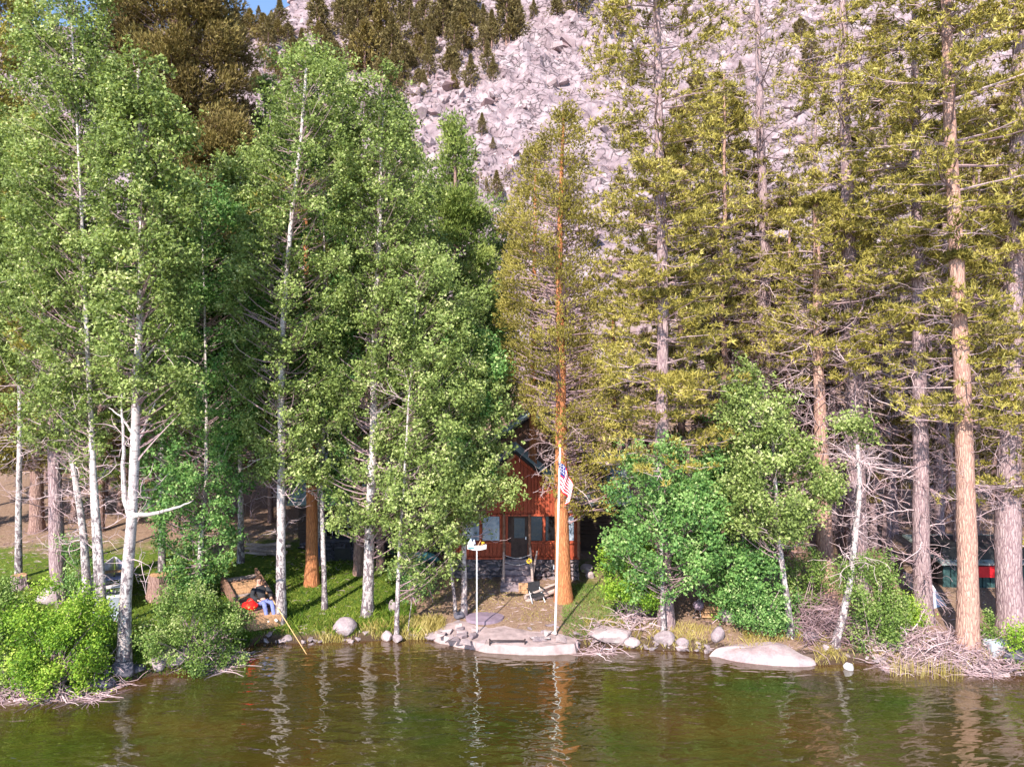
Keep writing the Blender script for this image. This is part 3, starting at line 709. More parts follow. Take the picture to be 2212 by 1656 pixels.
clump_conifer('bronze-green conifer with a rounded top in front of the huge one, above the middle aspens', (462, 1050), [(465, 700), (470, 300)], 40, 8,
              [(262, 440, 500), (300, 400, 545), (380, 395, 562), (460, 400, 545), (560, 420, 530), (640, 420, 520)], 260, 'needle_brown', 'bark_brown', 6, D=33, per=48, ln=.2, wd=.045, cr=(.4, .8), name='fir_tree', cat='fir tree', tint=.58)
clump_conifer('narrow dark spire between the bronze conifers and the talus', (578, 900), [(576, 500), (574, 150)], 16, 3,
              [(120, 571, 577), (200, 558, 595), (320, 545, 612), (480, 530, 620)], 110, 'needle_green', 'bark_brown', 7, D=44, per=34, ln=.22, wd=.06, cr=(.4, .8), name='fir_tree', cat='fir tree', tint=.15)
clump_conifer('olive conifer filling the top left corner behind the aspens', (-75, 1000), [(-60, 600), (-40, 200), (-30, -200)], 20, 10,
              [(-250, -30, 40), (-60, -80, 60), (120, -90, 60), (300, -90, 50), (520, -80, 60), (800, -60, 70), (1010, -60, 120)], 320, 'needle_olive', 'bark_brown', 8, D=31, per=40, ln=.2, wd=.045, cr=(.4, .85), name='fir_tree', cat='fir tree')

# ---- left pines
G2 = 'pines behind the rowboat'
pine('mottled grey pine trunk with pink dead twigs, left of the leaning aspen', (128, 1300), [(122, 1150), (117, 950), (114, 750), (112, 500), (110, 250)], 32, 10, crown=[(820, 260, 34, 1.8)], dead=[(1180, 520, 70, 2.0, 7)], seed=21, group=G2)
pine('dark mauve pine trunk on the bare slope at the far left', (80, 1147), [(82, 950), (84, 700), (84, 400)], 28, 10, bark='bark_brown', crown=[(1010, 420, 60, 2.3)], needle='needle_brown', dead=[(1020, 520, 60, 2.4, 7)], seed=22, group=G2)

# ---- aspens
GA = 'aspens along the left shore'; GB = 'aspens behind the front row'
aspen('aspen with a pale trunk leaning left and many bare twigs, behind the mottled pine', (192, 1320), [(183, 1190), (172, 1090), (155, 980), (128, 850), (105, 740), (90, 620), (80, 500)], 24,
      [(420, 20, 130), (560, 0, 160), (700, -20, 150), (860, 20, 140), (950, 50, 110)], 50, seed=1, dead=60, group=GA)
aspen('slender dark-stemmed aspen, left one of the close pair', (212, 1330), [(205, 1200), (199, 1080), (192, 900), (188, 700), (170, 400), (150, 150)], 15,
      [(10, 60, 170), (120, 30, 210), (300, 20, 220), (500, 20, 230), (700, 40, 240), (900, 60, 230), (1010, 90, 190)], 130, seed=2, group=GA)
aspen('pink-stemmed tall aspen, right one of the close pair', (226, 1365), [(216, 1200), (208, 1080), (196, 850), (185, 620), (176, 420), (165, 200), (155, 40)], 20,
      [(-90, 60, 230), (60, 50, 225), (200, 40, 240), (380, 30, 250), (560, 60, 250), (720, 70, 260), (860, 110, 250), (960, 150, 230)], 200, seed=3, group=GA, tintb=.05)
aspen('big forked aspen with a bright white trunk and black furrowed foot in the water', (268, 1440), [(268, 1380), (272, 1260), (283, 1135), (289, 1000), (291, 820), (300, 650), (301, 450), (298, 280), (295, 150)], 34,
      [(92, 285, 310), (160, 240, 365), (300, 215, 410), (450, 220, 430), (600, 230, 420), (760, 210, 400), (900, 300, 400)], 215, seed=4, w1=8, group=GA, dead=30, limbs=[
      [(283, 1130, 0, 14), (272, 1090), (266, 1020), (268, 960), (262, 880), (266, 800)], [(288, 1112, 0, 12), (315, 1113, -.2), (350, 1106, -.4), (385, 1095, -.5), (418, 1080, -.6)],
      [(288, 980, 0, 8), (320, 900, .1), (345, 850, .1)], [(291, 800, 0, 8), (330, 755), (370, 700)], [(290, 940, 0, 6), (262, 900), (235, 880)]])
aspen('half hidden aspen with dense emerald leaves left of the plank ramp', (430, 1300), [(432, 1180), (440, 1080), (447, 960), (445, 800), (440, 600), (436, 480)], 16,
      [(400, 395, 470), (480, 350, 540), (640, 350, 590), (820, 340, 590), (1000, 310, 560), (1130, 340, 540), (1200, 360, 490), (1280, 400, 465)], 235, leaf='leaf_emerald', seed=5, group=GA, tintb=.08)
aspen('grey-white aspen with a dark scarred trunk just right of the plank ramp', (607, 1345), [(606, 1200), (607, 1050), (606, 900), (610, 700), (625, 500), (650, 300), (662, 150)], 27,
      [(92, 645, 680), (170, 590, 750), (300, 560, 770), (440, 540, 770), (600, 500, 740), (760, 490, 720), (900, 520, 700), (1040, 560, 690)], 235, seed=6, w1=6, group=GA)
aspen('thin mauve aspen stem in front of the dark cabin wing windows', (702, 1320), [(699, 1200), (696, 1080), (700, 900), (705, 700), (700, 500), (690, 350)], 15,
      [(330, 620, 740), (500, 600, 760), (700, 600, 780), (900, 620, 760), (1080, 640, 760)], 120, seed=7, D=23.2, group=GA, leaf='leaf_emerald')
aspen('stoutest aspen of the middle bank with a clean white lower trunk', (793, 1328), [(795, 1200), (799, 1080), (806, 900), (808, 720), (815, 560), (822, 380), (825, 220)], 31,
      [(150, 805, 850), (220, 745, 895), (330, 735, 915), (450, 730, 930), (600, 740, 960), (760, 720, 960), (920, 700, 960), (1060, 700, 950), (1140, 730, 930)], 300, seed=8, w1=7, group=GA, limbs=[
      [(806, 760, 0, 10), (820, 735), (845, 700), (860, 660)], [(806, 900, 0, 8), (850, 860), (890, 840)]])
aspen('skinny white aspen at the water edge, left of the stone landing', (856, 1385), [(858, 1290), (862, 1190), (870, 1080), (880, 900), (890, 750), (900, 600)], 13,
      [(540, 860, 960), (640, 840, 1020), (800, 850, 1040), (960, 850, 1040), (1080, 830, 1020), (1200, 850, 1000), (1260, 870, 960)], 130, seed=9, group=GA, tintb=.05)
aspen('thin aspen stem leaning right at the left corner of the stone landing', (985, 1328), [(978, 1260), (970, 1180), (965, 1100), (975, 950), (990, 800)], 10,
      [(700, 960, 1050), (820, 930, 1085), (940, 930, 1080), (1070, 950, 1060)], 70, seed=10, group=GA, leaf='leaf_emerald', tintb=.08)
aspen('white-footed aspen standing at the back edge of the stone landing', (1003, 1332), [(1003, 1250), (1002, 1180), (1003, 1080), (1005, 900), (1006, 700)], 17,
      [(640, 960, 1040), (740, 930, 1070), (880, 940, 1102), (1000, 930, 1100), (1080, 945, 1102), (1112, 955, 1070), (1140, 965, 1020)], 150, seed=11, group=GA, tintb=.1)
# fill behind: aspens one row back
GB = 'aspens behind the front row'
for i, (bx, D_, top, pf, nm, lf) in enumerate([
    (520, 27, 360, [(330, 500, 600), (420, 480, 640), (560, 470, 650), (760, 470, 650), (950, 480, 640)], 'aspen standing back between the bronze conifer and the scarred aspen', 'leaf_aspen'),
    (690, 27.5, 140, [(120, 640, 720), (240, 600, 760), (420, 590, 780), (620, 600, 790), (820, 610, 790)], 'tall aspen of the back row whose top shows left of the talus', 'leaf_aspen'),
    (870, 27, 260, [(250, 820, 900), (380, 800, 920), (560, 810, 950), (760, 820, 980), (950, 820, 980)], 'aspen of the back row right of the stout white trunk', 'leaf_aspen'),
    (350, 26, 420, [(400, 300, 420), (560, 290, 450), (760, 300, 470), (900, 320, 480)], 'aspen of the back row behind the forked one', 'leaf_emerald'),
    (40, 25, 300, [(260, -40, 90), (420, -60, 110), (640, -60, 120), (790, -50, 110)], 'aspen at the left border behind the leaning stem', 'leaf_aspen')]):
    aspen(nm, (bx, 1150), [(bx + 3, 900), (bx - 4, 600), (bx, top)], 16, pf, 105, per=200, size=.055, cr=(.4, .8), D=D_, seed=40 + i, group=GB, dead=10, leaf=lf)
# saplings right of the landing
GS = 'young aspens right of the cabin'
aspen('young aspen with a white foot against the barred pine trunk', (1434, 1372), [(1433, 1280), (1432, 1180), (1425, 1080), (1420, 1000)], 14,
      [(965, 1370, 1470), (1020, 1335, 1530), (1120, 1325, 1560), (1220, 1320, 1540), (1290, 1370, 1500)], 115, seed=12, w1=5, group=GS, leaf='leaf_emerald', dead=8, tintb=.12)
aspen('bright green young aspen with a white foot leaning left above the flat granite slab', (1709, 1376), [(1698, 1290), (1687, 1215), (1680, 1130), (1670, 1000), (1662, 880)], 19,
      [(800, 1590, 1640), (860, 1570, 1690), (960, 1590, 1740), (1060, 1560, 1790), (1150, 1560, 1760)], 120, seed=13, w1=6, group=GS, leaf='leaf_aspen', dead=10, tintb=.08)
aspen('aspen with a curved white foot leaning right in front of the broad grey pine', (1803, 1395), [(1822, 1330), (1838, 1250), (1850, 1150), (1856, 1050), (1850, 960)], 21,
      [(900, 1800, 1850), (930, 1790, 1870)], 6, seed=14, w1=8, group=GS, dead=40)
aspen('bushy young aspen between the two white-footed saplings', (1600, 1340), [(1602, 1250), (1606, 1150), (1612, 1020), (1615, 880)], 8,
      [(840, 1580, 1640), (960, 1540, 1680), (1100, 1490, 1700), (1230, 1480, 1700), (1330, 1580, 1700)], 150, seed=15, group=GS, leaf='leaf_emerald', dead=4, tintb=.05)
aspen('wispy sapling on the shore with a thread-thin stem before the chair', (881, 1372), [(885, 1320), (893, 1260), (897, 1230)], 3, [(1200, 880, 915), (1240, 870, 930), (1290, 870, 925)], 9, per=90, size=.04, cr=(.15, .3), seed=16, group=GS, dead=0, name='aspen_sapling')

# ---- bushes
def bush(label, prof, base, n, per, leaf, seed, size=.035, stems=20, name='willow_bush', cr=(.12, .36), group=None, cat='bush', depth=.8, stem_tint=.6):
    rng = np.random.default_rng(1500 + seed); b = gp(*base); D = b[1]
    root = thing(name, label, cat, tuple(b), group)
    C = prof_sample(prof, n, rng, D, depth); C += rng.normal(0, .14, C.shape); spk = rng.uniform(0, 1, n) < .22; C[spk, 2] += rng.uniform(.1, .4, spk.sum())
    gz_ = height(C[:, 0], C[:, 1]); C[:, 2] = np.maximum(C[:, 2], np.maximum(gz_, 0) + .12)
    cr_ = rng.uniform(*cr, n); cnt = (per * (cr_ / .28) ** 2).astype(int); jj = np.repeat(np.arange(n), cnt)
    off = rng.normal(0, .5, (len(jj), 3)); LC = C[jj] + off * cr_[jj][:, None]
    LC[:, 2] = np.maximum(LC[:, 2], np.maximum(height(LC[:, 0], LC[:, 1], False), 0) + .03)
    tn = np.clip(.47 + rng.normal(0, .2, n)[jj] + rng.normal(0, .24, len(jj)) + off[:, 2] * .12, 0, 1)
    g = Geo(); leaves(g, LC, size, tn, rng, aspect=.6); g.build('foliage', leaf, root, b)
    k = rng.integers(0, n, stems); S0 = np.stack([b[0] + rng.normal(0, .2, stems), b[1] + rng.normal(0, .15, stems), np.full(stems, b[2] - .1)], 1)
    s = np.linspace(0, 1, 6)[None, :, None]; E = C[k]; mid = S0 * .4 + E * .6 + np.array([0, 0, .2])
    Pb = (1 - s) ** 2 * S0[:, None] + 2 * s * (1 - s) * mid[:, None] + s ** 2 * E[:, None]
    gs = Geo(); gs.tube(Pb, np.linspace(.018, .006, 6)[None].repeat(stems, 0), 4, stem_tint); gs.build('stems', 'twig_dead', root, b)['kind'] = 'stuff'
    return root
bush('large bright willow bush overhanging the water at the bottom left', [(1285, 60, 170), (1330, 20, 210), (1400, 5, 225), (1470, 20, 215)], (120, 1470), 105, 260, 'leaf_yellow', 1, stems=40)
bush('willow bush cut by the left border, beside the large bright one', [(1260, -40, 10), (1320, -60, 45), (1420, -60, 40), (1480, -40, 40)], (-10, 1470), 45, 240, 'leaf_willow', 2, stems=20)
bush('rounded willow bush right of the black-footed aspen, above the flat grey rock', [(1285, 370, 440), (1320, 330, 490), (1380, 320, 520), (1430, 340, 510)], (420, 1425), 80, 250, 'leaf_willow', 3, stems=40)
bush('small leafy shrub between the mottled pine and the aluminium rowboat', [(1170, 140, 170), (1230, 130, 205), (1290, 130, 200)], (160, 1300), 26, 200, 'leaf_emerald', 4, stems=10, name='shrub')
bush('lime-green shrub with grey stems right of the lawn and cabin', [(1150, 1330, 1400), (1200, 1305, 1430), (1260, 1310, 1440), (1310, 1340, 1430)], (1368, 1345), 60, 260, 'leaf_yellow', 5, stems=26, name='shrub')
bush('green shrub at the foot of the curved white aspen', [(1210, 1850, 1910), (1260, 1830, 1950), (1340, 1830, 1950), (1395, 1850, 1940)], (1890, 1395), 60, 240, 'leaf_willow', 6, stems=24, name='shrub')
bush('dark green shrub behind the leaning white-footed sapling', [(1200, 1730, 1770), (1260, 1700, 1780), (1330, 1690, 1760)], (1740, 1340), 30, 220, 'leaf_willow', 7, stems=12, name='shrub')
bush('leafy shrub spilling over the bank between the young aspens', [(1270, 1590, 1700), (1320, 1580, 1700), (1360, 1600, 1700)], (1650, 1368), 34, 240, 'leaf_emerald', 8, stems=10, name='shrub')
bush('tiny yellow-green plant by the stacked boards', [(1315, 1545, 1575), (1335, 1540, 1580)], (1558, 1342), 6, 160, 'leaf_yellow', 9, stems=4, name='shrub', cr=(.1, .2))
bush('low shrub by the slim pale pine left of the canvas', [(1300, 1950, 1970), (1350, 1935, 1975)], (1952, 1370), 12, 220, 'leaf_yellow', 10, stems=6, name='shrub')
bush('shrub in the far right corner above the blue-grey rock', [(1370, 2190, 2240), (1410, 2180, 2240)], (2205, 1430), 14, 220, 'leaf_yellow', 11, stems=6, name='shrub')
bush('small green shrub beside the pale concrete block', [(1340, 2120, 2150), (1385, 2120, 2160)], (2140, 1395), 9, 200, 'leaf_willow', 12, stems=6, name='shrub')
bush('leafy undergrowth shrub before the cabin wing, left of the teal board', [(1190, 860, 900), (1250, 850, 930), (1290, 880, 925)], (895, 1300), 18, 200, 'leaf_emerald', 13, stems=8, name='shrub')

# ---- forest behind: shared meshes
def back_pine_proto(seed, H, kind):
    rng = np.random.default_rng(3000 + seed)
    path = np.stack([np.cumsum(rng.normal(0, .04, 24)), np.cumsum(rng.normal(0, .04, 24)), np.linspace(0, H, 24)], 1); path[0] = 0
    g, rad = trunk_geo(path, .22, .04, 9, .3, 1, rng)
    gn = Geo(); gw = Geo()
    if kind == 'dense': pine_crown(gn, gw, path, rad, H * .12, H, 110, 2.6, rng, tuft_n=55, needles=5, ln=.25, wd=.062, prof=[.9, 1, .8, .4, .1], up=-.05)
    elif kind == 'sparse': pine_crown(gn, gw, path, rad, H * .35, H, 50, 2.5, rng, tuft_n=45, needles=5, ln=.22, wd=.055)
    dead_limbs(gw, path, rad, H * .06, H * .7, 80 if kind != 'dense' else 40, 2.4, rng, 5, .5)
    return g, gn, gw
protos = []
for i, (H, kd, nd, bk) in enumerate([(20, 'dense', 'needle_brown', 'bark_brown'), (23, 'sparse', 'needle_olive', 'bark_grey'), (18, 'dense', 'needle_green', 'bark_brown'),
                                    (21, 'sparse', 'needle_gold', 'bark_pink')]):
    protos.append((back_pine_proto(i, H, kd), nd, bk))
spots = []
rb = np.random.default_rng(77)
def try_spot(px, D): spots.append((px, D))
for px, D in [(30, 45), (70, 52), (110, 44), (180, 42), (220, 48), (290, 40), (330, 46), (370, 44), (60, 60), (150, 62), (260, 60), (0, 50), (240, 38), (410, 40), (1500, 30), (1570, 28.5), (1720, 28), (1810, 28.5), (1920, 28), (1345, 30.5), (1580, 36), (1620, 31), (1700, 33), (1740, 38), (1800, 31), (1900, 29), (1930, 34), (2010, 30), (2050, 36), (2130, 30), (2150, 36), (2230, 31), (2330, 28), (1370, 34), (1330, 40), (1470, 42),
              (160, 33), (230, 37), (310, 33), (380, 31), (540, 35), (640, 37), (740, 38), (860, 36), (-90, 34), (-120, 30), (1250, 38), (1190, 44), (2420, 33), (500, 44), (270, 46), (680, 46), (920, 45), (1640, 46),
              (1860, 44), (1980, 48), (2100, 50), (2200, 44), (1400, 52), (1550, 56), (1760, 55), (130, 50), (420, 54), (780, 52), (1040, 50), (1450, 60), (1530, 62), (1610, 60), (1680, 62), (1780, 60), (1850, 64), (1940, 60), (2040, 62), (2130, 60), (2210, 62), (1600, 52), (1700, 50), (1820, 50), (1330, 56), (1270, 58),
    (100, 40), (200, 31), (270, 34), (350, 38), (430, 36), (590, 32.5), (700, 34.5), (800, 36), (1470, 30), (1540, 31), (1590, 30.5), (1680, 30), (1760, 32), (1950, 31), (2060, 31.5), (2110, 33)]:
    try_spot(px, D)
first = {}
for i, (px, D) in enumerate(spots):
    x = (px - 1106) / F * D + rb.normal(0, .3)
    k = rb.choice([0, 2, 0]) if px < 420 else rb.choice([0, 2, 1, 0]) if px < 1300 else rb.choice([1, 3, 1, 0])
    # keep the talus window between the aspens and the right pines open
    s = rb.uniform(.8, 1.05)
    if 860 < px < 1420: s = rb.uniform(.45, .6)
    elif 1420 <= px < 1960: s = rb.uniform(.55, .8) if D > 31.2 else rb.uniform(.72, .98)
    elif px < 1300: s = rb.uniform(.6, .75)
    loc = (x, D, float(height(x, D)) - .1); lab = {0: 'bronze-green pine deep in the forest behind the cabin', 1: 'grey-trunked olive pine in the crowded forest behind the bank',
        2: 'dark green pine deep in the shaded forest', 3: 'pink-trunked golden pine in the crowded forest behind the bank'}[k]
    if k not in first:
        (g, gn, gw), nd, bk = protos[k]
        root = thing('forest_pine', lab, 'pine tree', loc, 'pines filling the forest behind')
        g.build('trunk', bk, root, smooth=True); gn.build('crown', nd, root); gw.build('branches', 'twig_dead', root)['kind'] = 'stuff'
        root.scale = (s, s, s); root.rotation_euler = (0, 0, rb.uniform(0, 6)); first[k] = root
    else: dup(first[k], loc, rb.uniform(0, 6), s)
# leafless thicket deep under the trees (dead lower limbs too many to count)
gt = Geo(); n = 900
xx = rb.uniform(-.75, .78, n); DD = rb.uniform(27.5, 46, n); xx = xx * DD; m_ = ~((xx > -9.5) & (xx < 5.5) & (DD < 35)); xx = xx[m_]; DD = DD[m_]; n = len(xx)
S0 = np.stack([xx, DD, height(xx, DD) + rb.uniform(.3, 7, n)], 1)
a = rb.uniform(0, 6.28, n); T = grow(S0, np.stack([np.cos(a), np.sin(a), rb.uniform(-.4, .5, n)], 1), rb.uniform(.8, 2.6, n), 7, .25, -.02, rb)
gt.tube(T, np.linspace(.022, .006, 7)[None].repeat(n, 0), 3, np.clip(rb.normal(.5, .2, n), 0, 1))
ii = np.repeat(np.arange(n), 6); m = len(ii); T2 = grow(T[ii, rb.integers(1, 7, m)], rb.normal(0, 1, (m, 3)), rb.uniform(.3, 1.0, m), 5, .3, -.03, rb)
gt.tube(T2, np.linspace(.011, .004, 5)[None].repeat(m, 0), 3, .5)
o = gt.build('dead_branches', 'twig_dead'); tag(o, 'tangle of grey dead branches in the shade under the pines', 'branches', kind='stuff')

# ---- trees on the mountain
def hill_proto(seed, needle, H=9, wide=1.0):
    rng = np.random.default_rng(4000 + seed); g = Geo()
    g.tube(np.array([[0, 0, -.5], [0, 0, H * .5], [.1, 0, H * .95]]), np.array([.22, .13, .03]), 6)
    n = 900; t = rng.uniform(.06, 1, n) ** .8; lob = rng.uniform(.55, 1.35, 9)[np.minimum((t * 9).astype(int), 8)]; r = (1 - t ** 1.6) ** .9 * 1.75 * wide * lob * (.6 + .6 * rng.uniform(0, 1, n)); a = rng.uniform(0, 6.28, n); q = rng.uniform(.3, 1, n) ** .5; r = r * (1 + .35 * np.sin(a * 2 + t * 9 + seed))
    C = np.stack([np.cos(a) * r * q, np.sin(a) * r * q, t * H], 1); gn = Geo()
    tufts(gn, C, unit(C * np.array([1, 1, 0]) + 1e-6) * .7 + np.array([0, 0, .5]), 4, .55, .2, np.clip(rng.normal(.5, .2, n), 0, 1), rng, .5)
    return g, gn, needle
hp = [hill_proto(0, 'needle_hill', 9, 1.2), hill_proto(1, 'needle_brown', 7, 1.5), hill_proto(2, 'needle_green', 9, .8), hill_proto(3, 'needle_hill', 5, 1.9)]
hf_ = {}
hill = [(535, 70, 200), (560, 60, 205), (590, 45, 210), (620, 60, 200), (700, 55, 190), (715, 100, 185), (650, 95, 190), (770, 60, 200), (790, 110, 175), (760, 130, 165), (810, 130, 160), (850, 90, 175), (880, 130, 160), (860, 60, 190), (900, 70, 190),
        (930, 100, 175), (950, 60, 190), (920, 145, 150), (1045, 90, 170), (1060, 60, 180), (1000, 50, 195), (1030, 30, 205), (1090, 30, 205), (1150, 20, 210), (1200, 15, 215), (1110, 55, 190), (980, 130, 160), (835, 160, 150), (870, 165, 148),
        (790, 20, 215), (840, 20, 215), (700, 20, 215), (740, 25, 212), (1048, 140, 158), (1250, 20, 215), (1040, 270, 125), (1060, 300, 120), (1020, 330, 115), (900, 320, 116), (1080, 410, 104), (1060, 395, 106), (1330, 60, 190), (1340, 270, 130),
        (1480, 30, 205), (1530, 60, 195), (1500, 200, 150), (1600, 150, 160), (1720, 60, 190), (1750, 150, 160), (1900, 80, 180), (1950, 250, 135), (2010, 60, 190), (2120, 60, 190), (2140, 300, 125), (1560, 330, 115), (1680, 380, 108), (560, 180, 150), (600, 160, 155),
        (640, 130, 165), (1000, 92, 180), (965, 25, 208), (1010, 12, 214), (910, 20, 212), (880, 35, 205)]
hx_ = []
for (px, py, D) in hill:
    hx_.append((px, py, D))
    if py < 170 and px < 1120: hx_ += [(px + rb.normal(0, 22), py + rb.normal(8, 14), D), (px + rb.normal(0, 30), py + rb.normal(5, 18), D)]
for i, (px, py, D) in enumerate(hx_):
    px += rb.normal(0, 6); x = (px - 1106) / F * D; ts = np.linspace(90, 245, 600); zz = height((px - 1106) / F * ts, ts); z = CZ - (py + 22 - 828) / F * ts
    j = int(np.argmax(z <= zz)); D = ts[j] if j > 0 else D; x = (px - 1106) / F * D
    k = int(rb.choice([0, 0, 0, 1, 3])); low = py > 250
    s = float(np.clip(rb.lognormal(-.15, .38), .4, 1.9)) * (.38 if low else 1)
    loc = (x, D, float(height(x, D)) - .2)
    if k not in hf_:
        g, gn, nd = hp[k]; root = thing('hillside_pine', 'small conifer growing among rocks high on the mountainside', 'pine tree', loc, 'conifers dotted over the mountainside')
        g.build('trunk', 'bark_brown', root); gn.build('crown', nd, root); root.scale = (s, s, s); hf_[k] = root
    else: dup(hf_[k], loc, rb.uniform(0, 6), s)
# scrub on the slope
n = 560; Yq = rb.uniform(95, 225, n); uq = rb.uniform(-.42, .7, n); kq = (fbm(uq * 9, Yq * .05, 55) > .5) & ~((uq > -.12) & (uq < .24) & (Yq > 120)); uq = uq[kq]; Yq = Yq[kq]; n = len(uq)
g = Geo(); C0 = np.stack([uq * Yq, Yq, height(uq * Yq, Yq) + .3], 1); jj = np.repeat(np.arange(n), 60)
tufts(g, C0[jj] + rb.normal(0, 1, (len(jj), 3)) * np.array([.9, .9, .45]), rb.normal(0, .4, (len(jj), 3)) + np.array([0, 0, .7]), 3, .4, .16, np.clip(rb.normal(.45, .2, len(jj)), 0, 1), rb, .5)
o = g.build('hillside_scrub', 'needle_hill'); tag(o, 'brown scrub scattered over the rubble slope', 'scrub', kind='stuff')

# ------------------------------------------------------------------ cabin
def col_parts(gs, mat, parent, origin, name): return gs.build(name, mat, parent, origin)
def panel_strip(parent, o, name, mat, boxes):
    """many alike pieces, each its own object, sharing unit-cube mesh data"""
    global UNIT
    key = 'unit_' + mat
    if key not in UNIT:
        g = Geo(); g.box((-.5, -.5, -.5), (.5, .5, .5)); ob = g.build(name, mat); me = ob.data; bpy.data.objects.remove(ob)
        bm = bmesh.new(); bm.from_mesh(me); bmesh.ops.bevel(bm, geom=bm.edges[:], offset=.06, segments=1, affect='EDGES'); bm.to_mesh(me); bm.free()
        UNIT[key] = me
    out = []
    for b in boxes:
        (x0, y0, z0), (x1, y1, z1) = b[0], b[1]
        ob = bpy.data.objects.new(name, UNIT[key]); COL.objects.link(ob); ob.parent = parent
        ob.location = ((x0 + x1) / 2 - o[0], (y0 + y1) / 2 - o[1], (z0 + z1) / 2 - o[2]); ob.scale = (x1 - x0, y1 - y0, z1 - z0)
        if len(b) > 2: ob.rotation_euler = b[2]
        out.append(ob)
    return out
UNIT = {}
rc = np.random.default_rng(5)
FX0, FX1, FY = -2.28, 2.52, 26.0; FC = .10; G0 = .72
o = (FC, FY, G0)
cabin = thing('log_cabin', 'red-brown stained wooden cabin with a steep gable behind the flagpole', 'cabin', o)
# core walls
g = Geo()
zE = 3.5; zA = 5.45
g.poly([(FX0, 1.45), (FX1, 1.45), (FX1, zE), (FC, zA), (FX0, zE)], (FY + .06, FY + 3.2))
g.build('wall', 'wood_dark', cabin, o)
# vertical slab boards of the gable, each one a piece
bx = []
x = FX0
while x < FX1 - .02:
    wd = min(rc.uniform(.11, .17), FX1 - x); xc = x + wd / 2
    top = zA - abs(xc - FC) * (zA - zE) / 2.38 - .04
    bx.append(((x + .006, FY - .01 - rc.uniform(0, .025), 3.08), (x + wd - .006, FY + .06, max(top, 3.15))))
    if not (-.05 < xc < .62): bx.append(((x + .006, FY - .01 - rc.uniform(0, .025), 1.50), (x + wd - .006, FY + .06, 2.02)))
    if xc < -1.85 or (-.42 < xc < -.10) or (2.05 > xc > 1.78 and 0) or xc > 2.38: bx.append(((x + .006, FY - .01 - rc.uniform(0, .02), 2.02), (x + wd - .006, FY + .06, 3.08)))
    x += wd
panel_strip(cabin, o, 'board', 'wood_red', bx)
# door, windows
def window(parent, o, x0, x1, z0, z1, y, glass, nx=1, nz=1, frame='wood_red', fw=.05):
    g = Geo(); g.box((x0 - fw, y - .05, z0 - fw), (x1 + fw, y + .03, z0)); g.box((x0 - fw, y - .05, z1), (x1 + fw, y + .03, z1 + fw))
    g.box((x0 - fw, y - .05, z0), (x0, y + .03, z1)); g.box((x1, y - .05, z0), (x1 + fw, y + .03, z1))
    fr = g.build('window', frame, parent, o)
    for i in range(nx):
        for k in range(nz):
            xa = x0 + (x1 - x0) * i / nx; xb = x0 + (x1 - x0) * (i + 1) / nx; za = z0 + (z1 - z0) * k / nz; zb = z0 + (z1 - z0) * (k + 1) / nz
            gg = Geo(); gg.box((xa + .014, y - .01, za + .014), (xb - .014, y + .004, zb - .014)); gg.build('pane', glass, fr, o)
    if nx * nz > 1:
        gm = Geo()
        for i in range(1, nx): gm.box((x0 + (x1 - x0) * i / nx - .014, y - .03, z0), (x0 + (x1 - x0) * i / nx + .014, y - .012, z1))
        for k in range(1, nz): gm.box((x0, y - .034, z0 + (z1 - z0) * k / nz - .014), (x1, y - .016, z0 + (z1 - z0) * k / nz + .014))
        gm.build('muntin', 'white_dull', fr, o)
    return fr
window(cabin, o, -1.80, -1.22, 2.09, 3.02, FY, 'window_glass'); window(cabin, o, -1.12, -.46, 2.09, 3.02, FY, 'window_glass')
window(cabin, o, .68, 1.15, 2.09, 3.02, FY, 'glass_dark'); window(cabin, o, 1.25, 1.80, 2.09, 3.02, FY, 'glass_dark'); window(cabin, o, 1.92, 2.34, 2.09, 3.02, FY, 'window_glass')
g = Geo(); g.box((-.04, FY + .0, 1.48), (.60, FY + .05, 3.04)); d_ = g.build('door', 'wood_dark', cabin, o)
g = Geo(); g.box((.08, FY - .02, 2.2), (.48, FY - .004, 2.95)); g.build('pane', 'glass_dark', d_, o)
g = Geo(); g.box((.5, FY - .05, 2.15), (.54, FY - .004, 2.25)); g.build('handle', 'aluminium', d_, o)
g = Geo(); g.box((FX0 - .05, FY - .09, 3.03), (FX1 + .05, FY - .04, 3.10)); g.box((FX0 - .05, FY - .1, 2.0), (-.06, FY - .04, 2.06)); g.box((.63, FY - .1, 2.0), (FX1 + .05, FY - .04, 2.06)); g.box((FX0, FY - .12, 1.42), (-.3, FY - .03, 1.5)); g.box((.8, FY - .12, 1.42), (FX1, FY - .03, 1.5))
g.build('trim', 'wood_red', cabin, o)
